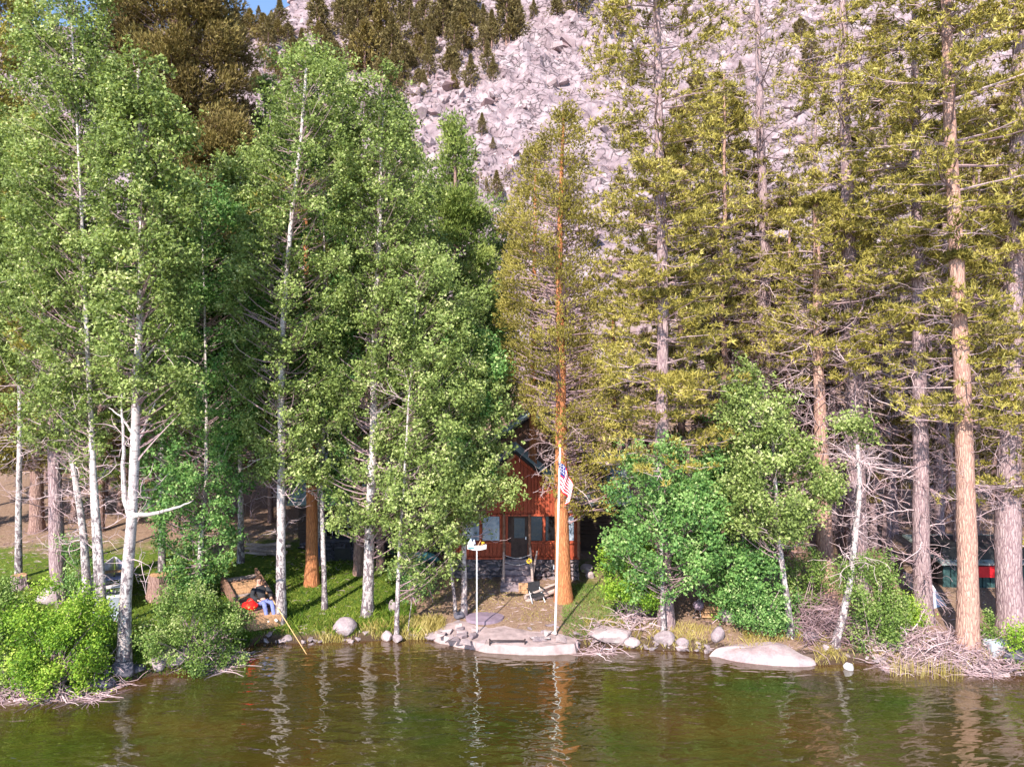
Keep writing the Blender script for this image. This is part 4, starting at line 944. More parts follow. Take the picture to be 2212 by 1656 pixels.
# fascia boards and front roof with standing ribs
def gable_roof(parent, o, xc, half, ze, za, y0, y1, ov=.28, nm='roof', rib=.34, mat='roof_metal'):
    sl = (za - ze) / half; hx = half + .35; th = .09
    for sgn in (-1, 1):
        g = Geo(); xe = xc + sgn * hx; zz = za - sl * hx
        V = np.array([(xc, y0 - ov, za + th), (xe, y0 - ov, zz + th), (xe, y1, zz + th), (xc, y1, za + th), (xc, y0 - ov, za), (xe, y0 - ov, zz), (xe, y1, zz), (xc, y1, za)])
        f = [(0, 1, 2, 3), (7, 6, 5, 4), (0, 4, 5, 1), (1, 5, 6, 2), (2, 6, 7, 3)]
        if sgn > 0: f = [t[::-1] for t in f]
        g.add(V, f); r = g.build(nm, mat, parent, o)
        y = y0 - ov + .02
        gr = Geo()
        while y < y1:
            a0 = (xc + sgn * .02, y, za + th + .015 - sl * .02); a1 = (xe, y, zz + th + .015)
            gr.tube(np.array([[a0, a1]]), np.array([[.022, .022]]), 4); y += rib
        gr.build('rib', mat, r, o)['kind'] = 'stuff'
        # edge fascia
        gf = Geo(); gf.tube(np.array([[(xc, y0 - ov - .02, za + .02), (xe, y0 - ov - .02, zz + .02)]]), np.array([[.06, .06]]), 4); gf.build('fascia', 'trim_dark', r, o)
gable_roof(cabin, o, FC, 2.38, zE, zA, FY, 29.6)
# peeled log rafters under the eaves
gl = Geo()
for sgn in (-1, 1):
    for k in (0, 1): gl.tube(np.array([[(FC, FY - .12 - .1 * k, zA - .1 - .02 * k), (FC + sgn * 2.6, FY - .12 - .1 * k, zA - .1 - .02 * k - 2.6 * .82)]]), np.array([[.06, .06]]), 8)
    gl.build('rafter', 'wood_warm' if sgn < 0 else 'wood_red', cabin, o); gl = Geo()
# porch posts
for xx_ in (FX0 + .02, -.30, .66, FX1 - .02):
    g = Geo(); g.tube(np.array([[(xx_, FY - .07, 1.45), (xx_, FY - .07, 3.1)]]), np.array([[.06, .055]]), 8); g.build('post', 'log_brown', cabin, o, smooth=True)
# stone foundation, stone by stone
def stone_course(parent, o, x0, x1, z0, z1, y, size, mat, nm='stone', seed=0, dep=.22, yend=None):
    rs = np.random.default_rng(seed); z = z0; out = []
    while z < z1 - .03:
        h_ = min(size * rs.uniform(.55, .9), z1 - z); x = x0
        while x < x1 - .03:
            w_ = min(size * rs.uniform(.8, 1.7), x1 - x); yy = y if yend is None else y
            out.append((x + w_ / 2, yy - rs.uniform(0, .04), z + h_ / 2, w_, h_)); x += w_
        z += h_
    for i, (cx, cy, cz, w_, h_) in enumerate(out):
        k = int(rs.integers(0, 6)); key = (mat, k)
        if key not in UNIT:
            gs = Geo(); hv, hf = HS[k]; gs.add(hv, hf, rs.uniform(0, .5)); ob = gs.build(nm, mat); UNIT[key] = ob.data; bpy.data.objects.remove(ob)
        ob = bpy.data.objects.new(nm, UNIT[key]); COL.objects.link(ob); ob.parent = parent
        ob.location = (cx - o[0], cy - o[1], cz - o[2]); ob.scale = (w_ * .66, dep, h_ * .75); ob.rotation_euler = (0, rs.choice([0, 3.14]), 0)
g = Geo(); g.box((FX0 + .02, FY + .02, G0 - .3), (FX1 - .02, FY + 3, 1.44)); g.build('foundation', 'rock_dark', cabin, o)
stone_course(cabin, o, FX0, -.35, G0 - .1, 1.42, FY + .02, .24, 'rock_shore', seed=1); stone_course(cabin, o, .85, FX1, G0 - .1, 1.42, FY + .02, .24, 'rock_shore', seed=2)
# stone steps, a thing that belongs to the bank
st = thing('stone_steps', 'rough stone steps climbing to the cabin door', 'steps', (.2, 25.2, .6))
for i in range(6):
    y0 = 24.55 + i * .26; z1 = .74 + i * .14; wx_ = .62 - i * .015
    g = Geo(); g.box((.2 - wx_, y0 + .02, .4), (.2 + wx_, y0 + .30, z1 - .03)); s_ = g.build('step', 'rock_shore', st, (.2, 25.2, .6))
    x = .2 - wx_; rs = np.random.default_rng(60 + i)
    while x < .2 + wx_ - .05:
        w_ = min(rs.uniform(.2, .4), .2 + wx_ - x); k = int(rs.integers(0, 6)); gs = Geo(); hv, hf = HS[k]; gs.add(hv * np.array([w_ * .62, .18, .085]) + np.array([x + w_ / 2, y0 + .12, z1 - .06]), hf, rs.uniform(0, .5)); gs.build('stone', 'rock_shore', s_, (.2, 25.2, .6)); x += w_
for i, (x, z0, z1, tl) in enumerate([(-.30, .9, 1.9, .0), (.66, .8, 2.05, .05), (.92, .7, 1.9, -.12)]):
    g = Geo(); g.tube(np.array([[(x + tl * 2, 24.9 + i * .1, z0 - .2), (x + tl, 25.0 + i * .1, (z0 + z1) / 2), (x, 25.05 + i * .1, z1)]]), np.array([[.05, .045, .035]]), 7)
    g.build('rail_post', 'wood_grey', st, (.2, 25.2, .6), smooth=True)
for z in (1.55, 1.8):
    g = Geo(); t_ = np.linspace(0, 1, 9); g.tube(np.stack([-.3 + .96 * t_, 25.05 + 0 * t_, z - .12 * np.sin(t_ * math.pi)], 1)[None], np.full((1, 9), .009), 4); g.build('rope', 'white_dull', st, (.2, 25.2, .6))
# yellow lantern on the rail post
lt = thing('yellow_ornament', 'small yellow flower-shaped ornament on the rail post by the cabin steps', 'ornament', (.62, 24.86, 1.62))
g = Geo()
for k in range(8):
    a = k * math.pi / 4; hv, hf = HS[k % 5]; g.add(hv * np.array([.045, .02, .045]) + np.array([.07 * math.cos(a), 0, .07 * math.sin(a)]), hf)
g.build('petals', 'yellow_paint', lt)
hv, hf = HS[3]; g = Geo(); g.add(hv * .045 + np.array([0, -.02, 0]), hf); g.build('centre', 'wood_warm', lt)

# main house behind the gable
WY = 29.0; o2 = (-2, WY, 1.0)
house = thing('main_house', 'large dark cabin building behind the red gable with grey-green metal roof', 'house', o2)
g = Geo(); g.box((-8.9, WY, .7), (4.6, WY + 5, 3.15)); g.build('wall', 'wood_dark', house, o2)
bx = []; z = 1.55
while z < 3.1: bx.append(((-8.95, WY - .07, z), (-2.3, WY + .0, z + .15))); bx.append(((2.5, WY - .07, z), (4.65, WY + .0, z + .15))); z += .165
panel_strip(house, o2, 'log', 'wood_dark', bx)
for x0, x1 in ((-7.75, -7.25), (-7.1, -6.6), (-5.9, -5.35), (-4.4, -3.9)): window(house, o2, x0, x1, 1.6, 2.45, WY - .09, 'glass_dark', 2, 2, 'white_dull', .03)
stone_course(house, o2, -8.9, -2.4, .85, 1.5, WY - .1, .3, 'rock_dark', seed=3, dep=.25)
# the roof: front slope of the long building
def slope(parent, o, x0, x1, yA, zA_, yB, zB, nm, mat='roof_metal', rib=.4):
    g = Geo(); n_ = np.array([0, -(zB - zA_), (yB - yA)]); n_ = n_ / np.linalg.norm(n_) * .07
    V = np.array([(x0, yA, zA_), (x1, yA, zA_), (x1, yB, zB), (x0, yB, zB)], float); V = np.concatenate([V, V + n_])
    g.add(V, [(3, 2, 1, 0), (4, 5, 6, 7), (0, 1, 5, 4), (1, 2, 6, 5), (2, 3, 7, 6), (3, 0, 4, 7)]); r = g.build(nm, mat, parent, o)
    gr = Geo(); x = x0 + .03
    while x < x1: gr.tube(np.array([[(x, yA + n_[1] * 1.2, zA_ + n_[2] * 1.2), (x, yB + n_[1] * 1.2, zB + n_[2] * 1.2)]]), np.array([[.02, .02]]), 4); x += rib
    gr.build('rib', mat, r, o)['kind'] = 'stuff'
slope(house, o2, -9.3, 5.0, WY - .45, 2.95, WY + 2.6, 4.9, 'roof'); slope(house, o2, -9.3, 5.0, WY + 5.6, 2.95, WY + 2.6, 4.9, 'roof')
g = Geo(); g.poly([(-2.2, 2.9), (3.8, 2.9), (3.8, 4.4), (.8, 6.6), (-2.2, 4.4)], (WY + .3, WY + 3.2)); g.build('gable', 'log_brown', house, o2)
bx = []; x = -2.2
while x < 3.78:
    t = 6.6 - abs(x + .08 - .8) * .733 - .05; bx.append(((x + .005, WY + .22, 4.2), (x + .155, WY + .3, max(t, 4.3)))); x += .16
panel_strip(house, o2, 'board', 'log_brown', bx)
gable_roof(house, o2, .8, 3.0, 4.4, 6.62, WY + .2, WY + 4.5, nm='dormer_roof')
# chimney and fireplace niche of the wing
g = Geo(); g.box((-8.35, WY - .5, .8), (-7.9, WY - .1, 3.3)); ch = g.build('chimney', 'brick_red', house, o2)
bx = []
for k in range(14):
    for j in range(2): bx.append(((-8.37 + j * .235 + (k % 2) * .03, WY - .52, .95 + k * .165), (-8.15 + j * .235, WY - .48, 1.09 + k * .165)))
for b in panel_strip(ch, o2, 'brick', 'brick_red', bx): pass
fp = thing('stone_fireplace', 'outdoor stone fireplace with dark arched opening under the wing windows', 'fireplace', (-6.9, 28.2, .9))
g = Geo(); g.box((-7.6, 28.1, .6), (-6.2, 28.7, 1.55)); g.build('hearth', 'rock_dark', fp, (-6.9, 28.2, .9))
stone_course(fp, (-6.9, 28.2, .9), -7.65, -7.2, .75, 1.6, 28.1, .25, 'rock_dark', seed=8); stone_course(fp, (-6.9, 28.2, .9), -6.55, -6.15, .75, 1.6, 28.1, .25, 'rock_dark', seed=9); stone_course(fp, (-6.9, 28.2, .9), -7.3, -6.5, 1.35, 1.62, 28.08, .22, 'rock_dark', seed=10)
g = Geo(); g.box((-7.2, 28.05, .8), (-6.55, 28.09, 1.3)); g.build('opening', 'trim_dark', fp, (-6.9, 28.2, .9))  # flat dark panel standing in for the shade inside the fireplace
g = Geo(); g.box((-7.7, 27.95, 1.6), (-6.1, 28.8, 1.68)); g.build('mantel', 'rock_dark', fp, (-6.9, 28.2, .9))

def at_ground(px, py): return gp(px, py)
# teal board (upturned canoe-like panel)
b = gp(912, 1222)
tb = thing('teal_skiff', 'teal painted skiff lying on its side before the cabin wing', 'boat', tuple(b))
g = Geo(); n_ = 15; t_ = np.linspace(-1, 1, n_)
hw_ = .78; prof_ = (1 - np.abs(t_) ** 3) * .23 + .02
rows = []
for j, (yy, f_) in enumerate([(0, 0), (-.12, .35), (-.16, .75), (-.05, 1)]): rows.append(np.stack([t_ * hw_, np.full(n_, yy) * (1 - t_ ** 2 * .5), .16 + f_ * prof_ * 1.7], 1))
V = np.concatenate(rows); idx = np.arange(4 * n_).reshape(4, n_); g.add(V, np.stack([idx[:-1, :-1], idx[:-1, 1:], idx[1:, 1:], idx[1:, :-1]], -1).reshape(-1, 4))
h_ = g.build('hull', 'teal_paint', tb, smooth=True); md = h_.modifiers.new('solid', 'SOLIDIFY'); md.thickness = .03
g = Geo(); g.tube(rows[0][None] + np.array([0, -.01, -.01]), np.full((1, n_), .02), 5); g.build('gunwale', 'trim_dark', tb)
g = Geo(); g.box((-.5, -.1, -.1), (-.4, .1, .16)); g.box((.4, -.1, -.1), (.5, .1, .16)); g.build('block', 'wood_grey', tb)
# blue barrel-end beside the reddish pine
b = gp(684, 1222); bl = thing('blue_kayak', 'narrow blue kayak standing upright against the trunk by the cabin wing', 'kayak', tuple(b))
g = Geo(); t_ = np.linspace(0, 1, 12); V_, Q_ = tubes(np.stack([0 * t_, .1 * t_, t_ * 1.15], 1)[None], (np.sin(t_ * math.pi) ** .6 * .13 + .01)[None], 10); g.add(V_, Q_); g.build('hull', 'blue_paint', bl, smooth=True)
g = Geo(); g.box((-.06, -.14, .5), (.06, -.11, .8)); g.build('cockpit', 'trim_dark', bl)
# old pine by the wing
pine('old pine with warm brown bark standing before the dark cabin wing', (674, 1262), [(674, 1150), (672, 1050), (668, 800), (664, 600), (660, 400)], 28, 8, crown=[(560, 380, 24, 2.0)], bark='bark_orange', dead=[(1060, 500, 30, 1.6, 5)], seed=31)
pine('dim brown pine trunk close behind the stout white aspen', (775, 1240), [(774, 1100), (772, 900), (770, 600)], 22, 8, bark='bark_brown', dead=[(1060, 700, 24, 1.4, 4)], seed=32)
pine('second brown trunk right behind the stout white aspen', (822, 1230), [(820, 1100), (818, 900), (815, 650)], 18, 8, bark='bark_brown', dead=[(1060, 700, 24, 1.4, 4)], seed=33)

# ------------------------------------------------------------------ shore: landing, rocks
def pebble(name, label, cat, px, py, w_px, h_px, mat, seed, group=None, depth_=None, yaw=None, sub=3, flat=None, sink=.25):
    b = gp(px, py) if py < float(np.interp(px, [a for a, _ in SH], [c for _, c in SH])) else None
    if b is None:
        Dw = CZ / ((py - 828) / F); b = np.array([(px - 1106) / F * Dw, Dw, 0.0])
    D = b[1]; sx = w_px / 2 / F * D; sz = h_px / 2 / F * D; sy = depth_ or sx * .75
    bm = bmesh.new(); bmesh.ops.create_icosphere(bm, subdivisions=sub, radius=1)
    r_ = np.random.default_rng(7000 + seed); V = np.array([v.co[:] for v in bm.verts])
    # cut with random planes for facets, then roughen
    for _ in range(9):
        nrm = unit(r_.normal(0, 1, 3)); dd = r_.uniform(.62, .9); k = V @ nrm - dd; V = V - np.where(k > 0, k, 0)[:, None] * nrm * .9
    V = V * (1 + (fbm(V[:, 0] * 2 + seed, V[:, 1] * 2 + V[:, 2], seed) - .5)[:, None] * .22)
    Fc = np.array([[v.index for v in f.verts] for f in bm.faces]); bm.free()
    g = Geo(); g.add(V * np.array([sx, sy, sz]), Fc, r_.uniform(0, .45))
    o_ = g.build(name, mat, smooth=False); o_.location = (b[0], b[1] + sy * .5, b[2] + sz * (1 - sink)); o_.rotation_euler = (0, 0, r_.normal(0, .3) if yaw is None else yaw)
    tag(o_, label, cat, group); return o_
pebble('flat_boulder', 'broad flat grey-mauve rock at the water edge under the left willow', 'rock', 372, 1438, 80, 46, 'rock_shore', 1, sub=3)
pebble('boulder', 'small pointed dark rock touching the flat grey-mauve rock', 'rock', 338, 1452, 40, 34, 'rock_shore', 2)
pebble('boulder', 'dark blue-black rock at the foot of the forked aspen', 'rock', 262, 1462, 60, 40, 'rock_dark', 3)
pebble('boulder', 'dark wet rock right of the black aspen foot', 'rock', 292, 1455, 40, 22, 'rock_dark', 4)
pebble('boulder', 'low black rock below the big willow bush', 'rock', 215, 1488, 60, 26, 'rock_dark', 5)
pebble('boulder', 'squarish mauve boulder standing in the shore grass right of the scarred aspen', 'rock', 743, 1376, 52, 44, 'rock_shore', 6)
pebble('boulder', 'orange-pink boulder in the grass left of the rowboat', 'rock', 97, 1308, 54, 44, 'rock_pale', 7)
pebble('boulder', 'round pinkish stone at the foot of the skinny white aspen, left of the pair', 'rock', 834, 1384, 26, 24, 'rock_pale', 8)
pebble('boulder', 'round grey stone at the foot of the skinny white aspen, right of the pair', 'rock', 857, 1388, 26, 20, 'rock_shore', 9)
pebble('boulder', 'lavender stone at the shore under the fishing rod tip', 'rock', 620, 1385, 26, 14, 'rock_shore', 10)
pebble('boulder', 'domed purple-grey stone half in the water left of the landing', 'rock', 942, 1381, 54, 18, 'rock_shore', 11)
pebble('boulder', 'dark round stone at the foot of the white-footed aspen on the landing', 'rock', 992, 1338, 26, 20, 'rock_dark', 12)
pebble('boulder', 'pale upright stone standing in the grass behind the skinny white aspen', 'rock', 848, 1322, 24, 30, 'rock_shore', 13)
pebble('boulder', 'long pale slab of rock on the shore right of the landing', 'rock', 1322, 1392, 104, 36, 'rock_pale', 14, sub=3)
pebble('boulder', 'second pale rock joined to the long pale slab, touching the water', 'rock', 1366, 1398, 40, 22, 'rock_pale', 15)
pebble('boulder', 'grey-mauve boulder on the shore below the barred pine', 'rock', 1438, 1394, 46, 34, 'rock_shore', 16)
pebble('boulder', 'round lilac stone at the water edge right of the grey-mauve boulder', 'rock', 1475, 1400, 30, 22, 'rock_shore', 17)
pebble('boulder', 'rounded blue-grey boulder at the left end of the smooth granite slab', 'rock', 1552, 1388, 34, 38, 'rock_shore', 18)
pebble('boulder', 'bluish boulder on the bank in front of the stacked boards', 'rock', 1577, 1345, 40, 34, 'rock_pale', 19)
pebble('boulder', 'small white round rock alone in the water before the reeds', 'rock', 1836, 1447, 24, 20, 'white_dull', 20, sink=.4)
pebble('boulder', 'small cream block of stone on the bank right of the smooth granite slab', 'rock', 1786, 1408, 18, 18, 'rock_pale', 21)
pebble('boulder', 'dark blue rock heap in the far right corner of the bank', 'rock', 2200, 1436, 60, 46, 'rock_dark', 22)
pebble('boulder', 'greyish rock on the slope right of the cabin corner', 'rock', 1268, 1238, 30, 22, 'rock_pale', 23)
pebble('boulder', 'whitish rock just below the greyish one right of the cabin corner', 'rock', 1276, 1250, 22, 18, 'rock_pale', 24)
pebble('boulder', 'mauve stone beside the tangle of brush at the reddish pine', 'rock', 1756, 1385, 40, 24, 'rock_shore', 25)
pebble('boulder', 'tan boulder at the left end of the pale brush heap', 'rock', 1942, 1410, 28, 24, 'rock_pale', 26)
# a row of little stones
rs = np.random.default_rng(99)
for i in range(120):
    px = rs.choice([rs.uniform(880, 960), rs.uniform(1240, 1540), rs.uniform(1240, 1540), rs.uniform(1900, 2212), rs.uniform(1800, 2212), rs.uniform(560, 840)])
    sy_ = float(np.interp(px, [a for a, _ in SH], [c for _, c in SH])); py = sy_ - abs(rs.normal(0, 12)) + 3
    k = i % 6
    Dw = gp(px, py)[1]; x = (px - 1106) / F * Dw; s = rs.uniform(.04, .14)
    key = ('pebble', k)
    if key not in UNIT:
        gs = Geo(); hv, hf = HS[k + 6]; gs.add(hv, hf, rs.uniform(0, .5)); ob = gs.build('shore_stone', ['rock_shore', 'rock_pale'][k % 2]); UNIT[key] = ob.data; bpy.data.objects.remove(ob)
    ob = bpy.data.objects.new('shore_stone', UNIT[key]); COL.objects.link(ob); ob.location = (x, Dw, float(height(x, Dw)) + s * .2); ob.scale = (s * rs.uniform(1, 1.7), s, s * .8); ob.rotation_euler = (0, 0, rs.uniform(0, 6))
    tag(ob, 'small stone among others lining the water edge', 'stone', 'small stones along the water edge')
# the mortared stone landing
lo = gp(1100, 1372); lo[2] = 0
LD = thing('stone_landing', 'pale mortared stone landing on the shore below the cabin', 'landing', tuple(lo))
outline = [(945, 1362), (960, 1381), (1010, 1394), (1060, 1402), (1130, 1405), (1200, 1406), (1240, 1402), (1243, 1388), (1225, 1374), (1205, 1366), (1200, 1350), (1225, 1336), (1222, 1322), (1180, 1322), (1130, 1325), (1060, 1322), (1018, 1326), (1008, 1340), (975, 1344), (955, 1350)]
def wpt(px, py, z): D = (CZ - z) / ((py - 828) / F); return ((px - 1106) / F * D, D, z)
top = [wpt(a + 5 * math.sin(a * 1.7), b_, .24 + .16 * max(0, (1372 - b_) / 50)) for a, b_ in [(p[0], p[1] - 9 + 3 * math.sin(p[0] * .9) if p[1] > 1375 else p[1]) for p in outline]]
bm = bmesh.new(); tv = [bm.verts.new((p[0] - lo[0], p[1] - lo[1], p[2])) for p in top]
cc_ = np.mean(np.array(top), 0); cv = bm.verts.new((cc_[0] - lo[0], cc_[1] - lo[1], .33))
bv = [bm.verts.new((p[0] - lo[0] + (p[0] - cc_[0]) * .08, p[1] - lo[1] + (p[1] - cc_[1]) * .14, -.35)) for p in top]
nn = len(top)
for i in range(nn): bm.faces.new((cv, tv[i], tv[(i + 1) % nn])); bm.faces.new((tv[i], bv[i], bv[(i + 1) % nn], tv[(i + 1) % nn]))
bmesh.ops.recalc_face_normals(bm, faces=bm.faces); bmesh.ops.triangulate(bm, faces=bm.faces)
bmesh.ops.subdivide_edges(bm, edges=bm.edges[:], cuts=5, use_grid_fill=True)
for v in bm.verts:
    nz_ = float(fbm(v.co.x * 3 + 9, v.co.y * 3, 4)) - .5; v.co.z += nz_ * .09; v.co.y += nz_ * .14; v.co.x += nz_ * .1
me = bpy.data.meshes.new('slab'); bm.to_mesh(me); bm.free(); me.materials.append(MATS['concrete']); ob = bpy.data.objects.new('slab', me); COL.objects.link(ob); ob.parent = LD
def inset_stone(px, py, wp, hp_, mat, k, z=.40, hh=.05):
    p = wpt(px, py, z); sx = wp / 2 / F * p[1]; syy = hp_ / 2 / F * p[1] / .34
    hv, hf = HS[k % 14]; V = hv / np.abs(hv).max(0); g = Geo(); bmx = V.copy(); bmx[:, 2] = np.clip(bmx[:, 2] * 1.6, -1, 1)
    g.add(bmx * np.array([sx, syy, hh]) + np.array([p[0], p[1], p[2]]), hf, (k * 37 % 10) / 14); return g.build('stone', mat, LD, lo)
a_ = np.linspace(0, 2 * math.pi, 26)[:-1]; p = wpt(1047, 1334, .40); gS = Geo()
V = [(p[0] + .62 * math.cos(t) * (1 + .05 * math.sin(3 * t)), p[1] + .48 * math.sin(t), .44) for t in a_] + [(p[0] + .62 * math.cos(t), p[1] + .48 * math.sin(t), .34) for t in a_] + [(p[0], p[1], .47)]
n25 = len(a_); gS.add(V, [(i, (i + 1) % n25, n25 * 2) for i in range(n25)]); gS.n = 0; gS.F4.append(np.array([(i + n25, (i + 1) % n25 + n25, (i + 1) % n25, i) for i in range(n25)])); gS.A4.append(np.full(n25, .5)); gS.n = len(V)
gS.build('flagstone', 'slab_purple', LD, lo)
rs = np.random.default_rng(31)
for i, (a1, b1, w1_, h1_) in enumerate([(965, 1362, 34, 10), (992, 1352, 30, 8), (975, 1378, 34, 9), (1005, 1386, 26, 8), (1024, 1372, 20, 9), (1015, 1392, 30, 7), (1045, 1398, 32, 7), (1030, 1360, 26, 7), (998, 1366, 22, 6), (1150, 1331, 34, 10),
                                        (1120, 1328, 30, 8), (1180, 1335, 40, 10), (1206, 1328, 30, 9), (1090, 1326, 34, 6), (1190, 1350, 30, 9), (1165, 1345, 26, 8), (1186, 1366, 24, 14), (1212, 1380, 26, 10), (1230, 1392, 24, 12), (1200, 1398, 36, 9), (1165, 1400, 34, 8),
                                        (1130, 1399, 34, 8), (1096, 1399, 32, 8), (1068, 1392, 26, 7), (1148, 1356, 18, 6), (955, 1370, 22, 9), (1140, 1340, 20, 6), (1205, 1340, 22, 8)]):
    inset_stone(a1, b1, w1_, h1_, 'rock_shore' if i % 5 == 4 else 'rock_pale', i, z=.06 if b1 > 1388 else .32, hh=.15 if b1 > 1388 else .06)
for i in range(26):
    a1 = 948 + i * 11.6 + rs.normal(0, 2); b1 = np.interp(a1, [945, 960, 1010, 1060, 1130, 1200, 1243], [1366, 1382, 1393, 1400, 1403, 1404, 1396]) - rs.uniform(0, 7)
    inset_stone(a1, b1, rs.uniform(16, 34), rs.uniform(5, 9), 'rock_pale' if rs.uniform() < .7 else 'rock_slab', i + 3, z=rs.uniform(.02, .12), hh=rs.uniform(.12, .18))
for i in range(22):
    inset_stone(rs.choice([rs.uniform(965, 1030), rs.uniform(1140, 1225)]), rs.uniform(1328, 1385), rs.uniform(12, 26), rs.uniform(5, 9), 'rock_pale' if rs.uniform() < .6 else 'rock_shore', i, z=.31, hh=.05)
# the iron mooring bar
p0 = np.array(wpt(1058, 1383, .34)); p1 = np.array(wpt(1134, 1383, .34)); mb = thing('mooring_bar', 'dark iron bar lying across the front of the stone landing', 'bar', tuple((p0 + p1) / 2))
g = Geo(); g.tube(np.array([[p0, p1]]), np.array([[.024, .024]]), 8); g.build('rod', 'iron', mb, (p0 + p1) / 2, smooth=True)
for q in (p0, p1): g = Geo(); g.box((q[0] - .02, q[1] - .05, q[2] - .12), (q[0] + .02, q[1] + .05, q[2] + .045)); g.build('end_bracket', 'iron', mb, (p0 + p1) / 2)
# smooth granite slab to the right
SB = [(1520, 1402), (1545, 1394), (1580, 1386), (1625, 1388), (1650, 1384), (1690, 1385), (1725, 1396), (1755, 1411), (1776, 1424), (1782, 1434), (1765, 1440), (1720, 1441), (1660, 1437), (1600, 1431), (1560, 1424), (1532, 1414)]
def dome(name, label, ring, zr, ztop, mat, seed, cat='rock', crest=None):
    pr = [wpt(a, b_, 0.02 if b_ > 1404 else zr) for a, b_ in ring]; c = np.mean(np.array(pr), 0); K = 9; rings = []; nn = len(pr)
    for k in range(K):
        t = k / (K - 1); s = 1 - t
        for j, q in enumerate(pr):
            x = c[0] + (q[0] - c[0]) * s; y = c[1] + (q[1] - c[1]) * s + t * .1; z = q[2] * (1 - t) + ztop * t if t > 0 else q[2] - .3
            z = (q[2] - .3) if k == 0 else q[2] + (ztop - q[2]) * (1 - s ** 2.2); z += ((float(fbm(x * 1.3, y * 1.3, seed)) - .5) * .22 + (float(fbm(x * .8, y * 6, seed + 3)) - .5) * .09) * (k > 0)
            rings.append((x, y, z))
    idx = np.arange(K * nn).reshape(K, nn); g = Geo(); Q = np.stack([idx[:-1], np.roll(idx, -1, 1)[:-1], np.roll(idx, -1, 1)[1:], idx[1:]], -1).reshape(-1, 4)
    g.add(np.array(rings), Q, .1); o_ = g.build(name, mat, None, (c[0], c[1], 0), smooth=True, loc=(c[0], c[1], 0)); 
    sd = o_.modifiers.new('sub', 'SUBSURF'); sd.levels = 1; sd.render_levels = 2
    tag(o_, label, cat); return o_
dome('granite_slab', 'wide smooth pink granite slab sloping into the water right of centre', SB, .22, .36, 'rock_slab', 5)

# ------------------------------------------------------------------ poles and flag
b = np.array(wpt(1199, 1368, .30)); topz = b[2] + 5.75
fpz = thing('flagpole', 'tall white flagpole standing on the stone landing', 'flagpole', tuple(b))
g = Geo(); xs_ = np.linspace(0, 1, 6); g.tube(np.stack([.15 * xs_, 0 * xs_, -.1 + xs_ * 5.85], 1)[None], np.linspace(.032, .02, 6)[None], 10); g.build('pole', 'white_paint', fpz, smooth=True)
bm = bmesh.new(); bmesh.ops.create_uvsphere(bm, u_segments=10, v_segments=8, radius=.05); me = bpy.data.meshes.new('finial'); bm.to_mesh(me); bm.free(); me.materials.append(MATS['yellow_paint']); ob = bpy.data.objects.new('finial', me); COL.objects.link(ob); ob.parent = fpz; ob.location = (.15, 0, 5.78)
g = Geo(); g.box((-.06, -.05, 2.0), (-.03, .05, 2.12)); g.build('cleat', 'aluminium', fpz)
g = Geo(); g.tube(np.stack([.045 + .13 * xs_, 0 * xs_ - .05, .6 + xs_ * 5.0], 1)[None], np.full((1, 6), .006), 4); g.build('halyard', 'white_dull', fpz)
# flag: hoist t (down), fly s; hangs limp and drapes to the right of the pole
fo = np.array([b[0] + .14, b[1] - .03, b[2] + 5.30])
FL = thing('flag', 'red, white and blue striped flag hanging limp from the white pole', 'flag', tuple(fo))
ns, nt_ = 40, 26; s_, t_ = np.meshgrid(np.linspace(0, 1, ns + 1), np.linspace(0, 1, nt_ + 1))
fly = 1.35; hoist = .85
X = .40 * np.sin(np.clip(s_ * 2.0, 0, 2.3)) + .05 * np.sin(s_ * 9 + t_ * 2) - .12 * t_ * s_ - .04
Zf = -t_ * hoist * (1 - .12 * s_) - .62 * fly * s_ ** 1.1 * (.72 + .28 * (1 - t_))
Yf = .10 * np.sin(s_ * 12 + t_ * 1.5) * np.clip(s_ * 3, 0, 1) - .05 * s_
V = np.stack([X, Yf, Zf], -1).reshape(-1, 3); idx = np.arange((ns + 1) * (nt_ + 1)).reshape(nt_ + 1, ns + 1)
Q = np.stack([idx[:-1, :-1], idx[1:, :-1], idx[1:, 1:], idx[:-1, 1:]], -1).reshape(-1, 4)
tc_, sc_ = np.meshgrid(np.arange(nt_), np.arange(ns), indexing='ij'); mi = np.where((tc_ // 2) % 2 == 0, 0, 1); mi = np.where((sc_ < ns * .25) & (tc_ < 12), 2, mi)
cl = mk('cloth', V, [Q], None, FL, True, mats=['flag_red', 'flag_white', 'flag_blue'], midx=mi.ravel())
gs = Geo()
Pg = V.reshape(nt_ + 1, ns + 1, 3)
for r_ in range(9):
    for c_ in range(6 if r_ % 2 == 0 else 5):
        ti = 1 + r_ * 1.45; si = (1.3 + c_ * 2.6 + (0 if r_ % 2 == 0 else 1.3)); i0, j0 = int(ti), int(si)
        if j0 + 1 > 9 or i0 > 10: continue
        p_ = Pg[i0, j0]; eu = Pg[i0, j0 + 1] - Pg[i0, j0]; ev = Pg[i0 + 1, j0] - Pg[i0, j0]; nrm = unit(np.cross(eu, ev)); eu = unit(eu); ev = unit(ev)
        for sg in (-1, 1):
            pts = [p_ + nrm * .004 * sg + (.022 if k % 2 == 0 else .009) * (math.sin(k * math.pi / 5) * eu - math.cos(k * math.pi / 5) * ev) for k in range(10)] + [p_ + nrm * .004 * sg]
            gs.add(np.array(pts), [(k, (k + 1) % 10, 10) for k in range(10)])
gs.build('stars', 'flag_white', cl)
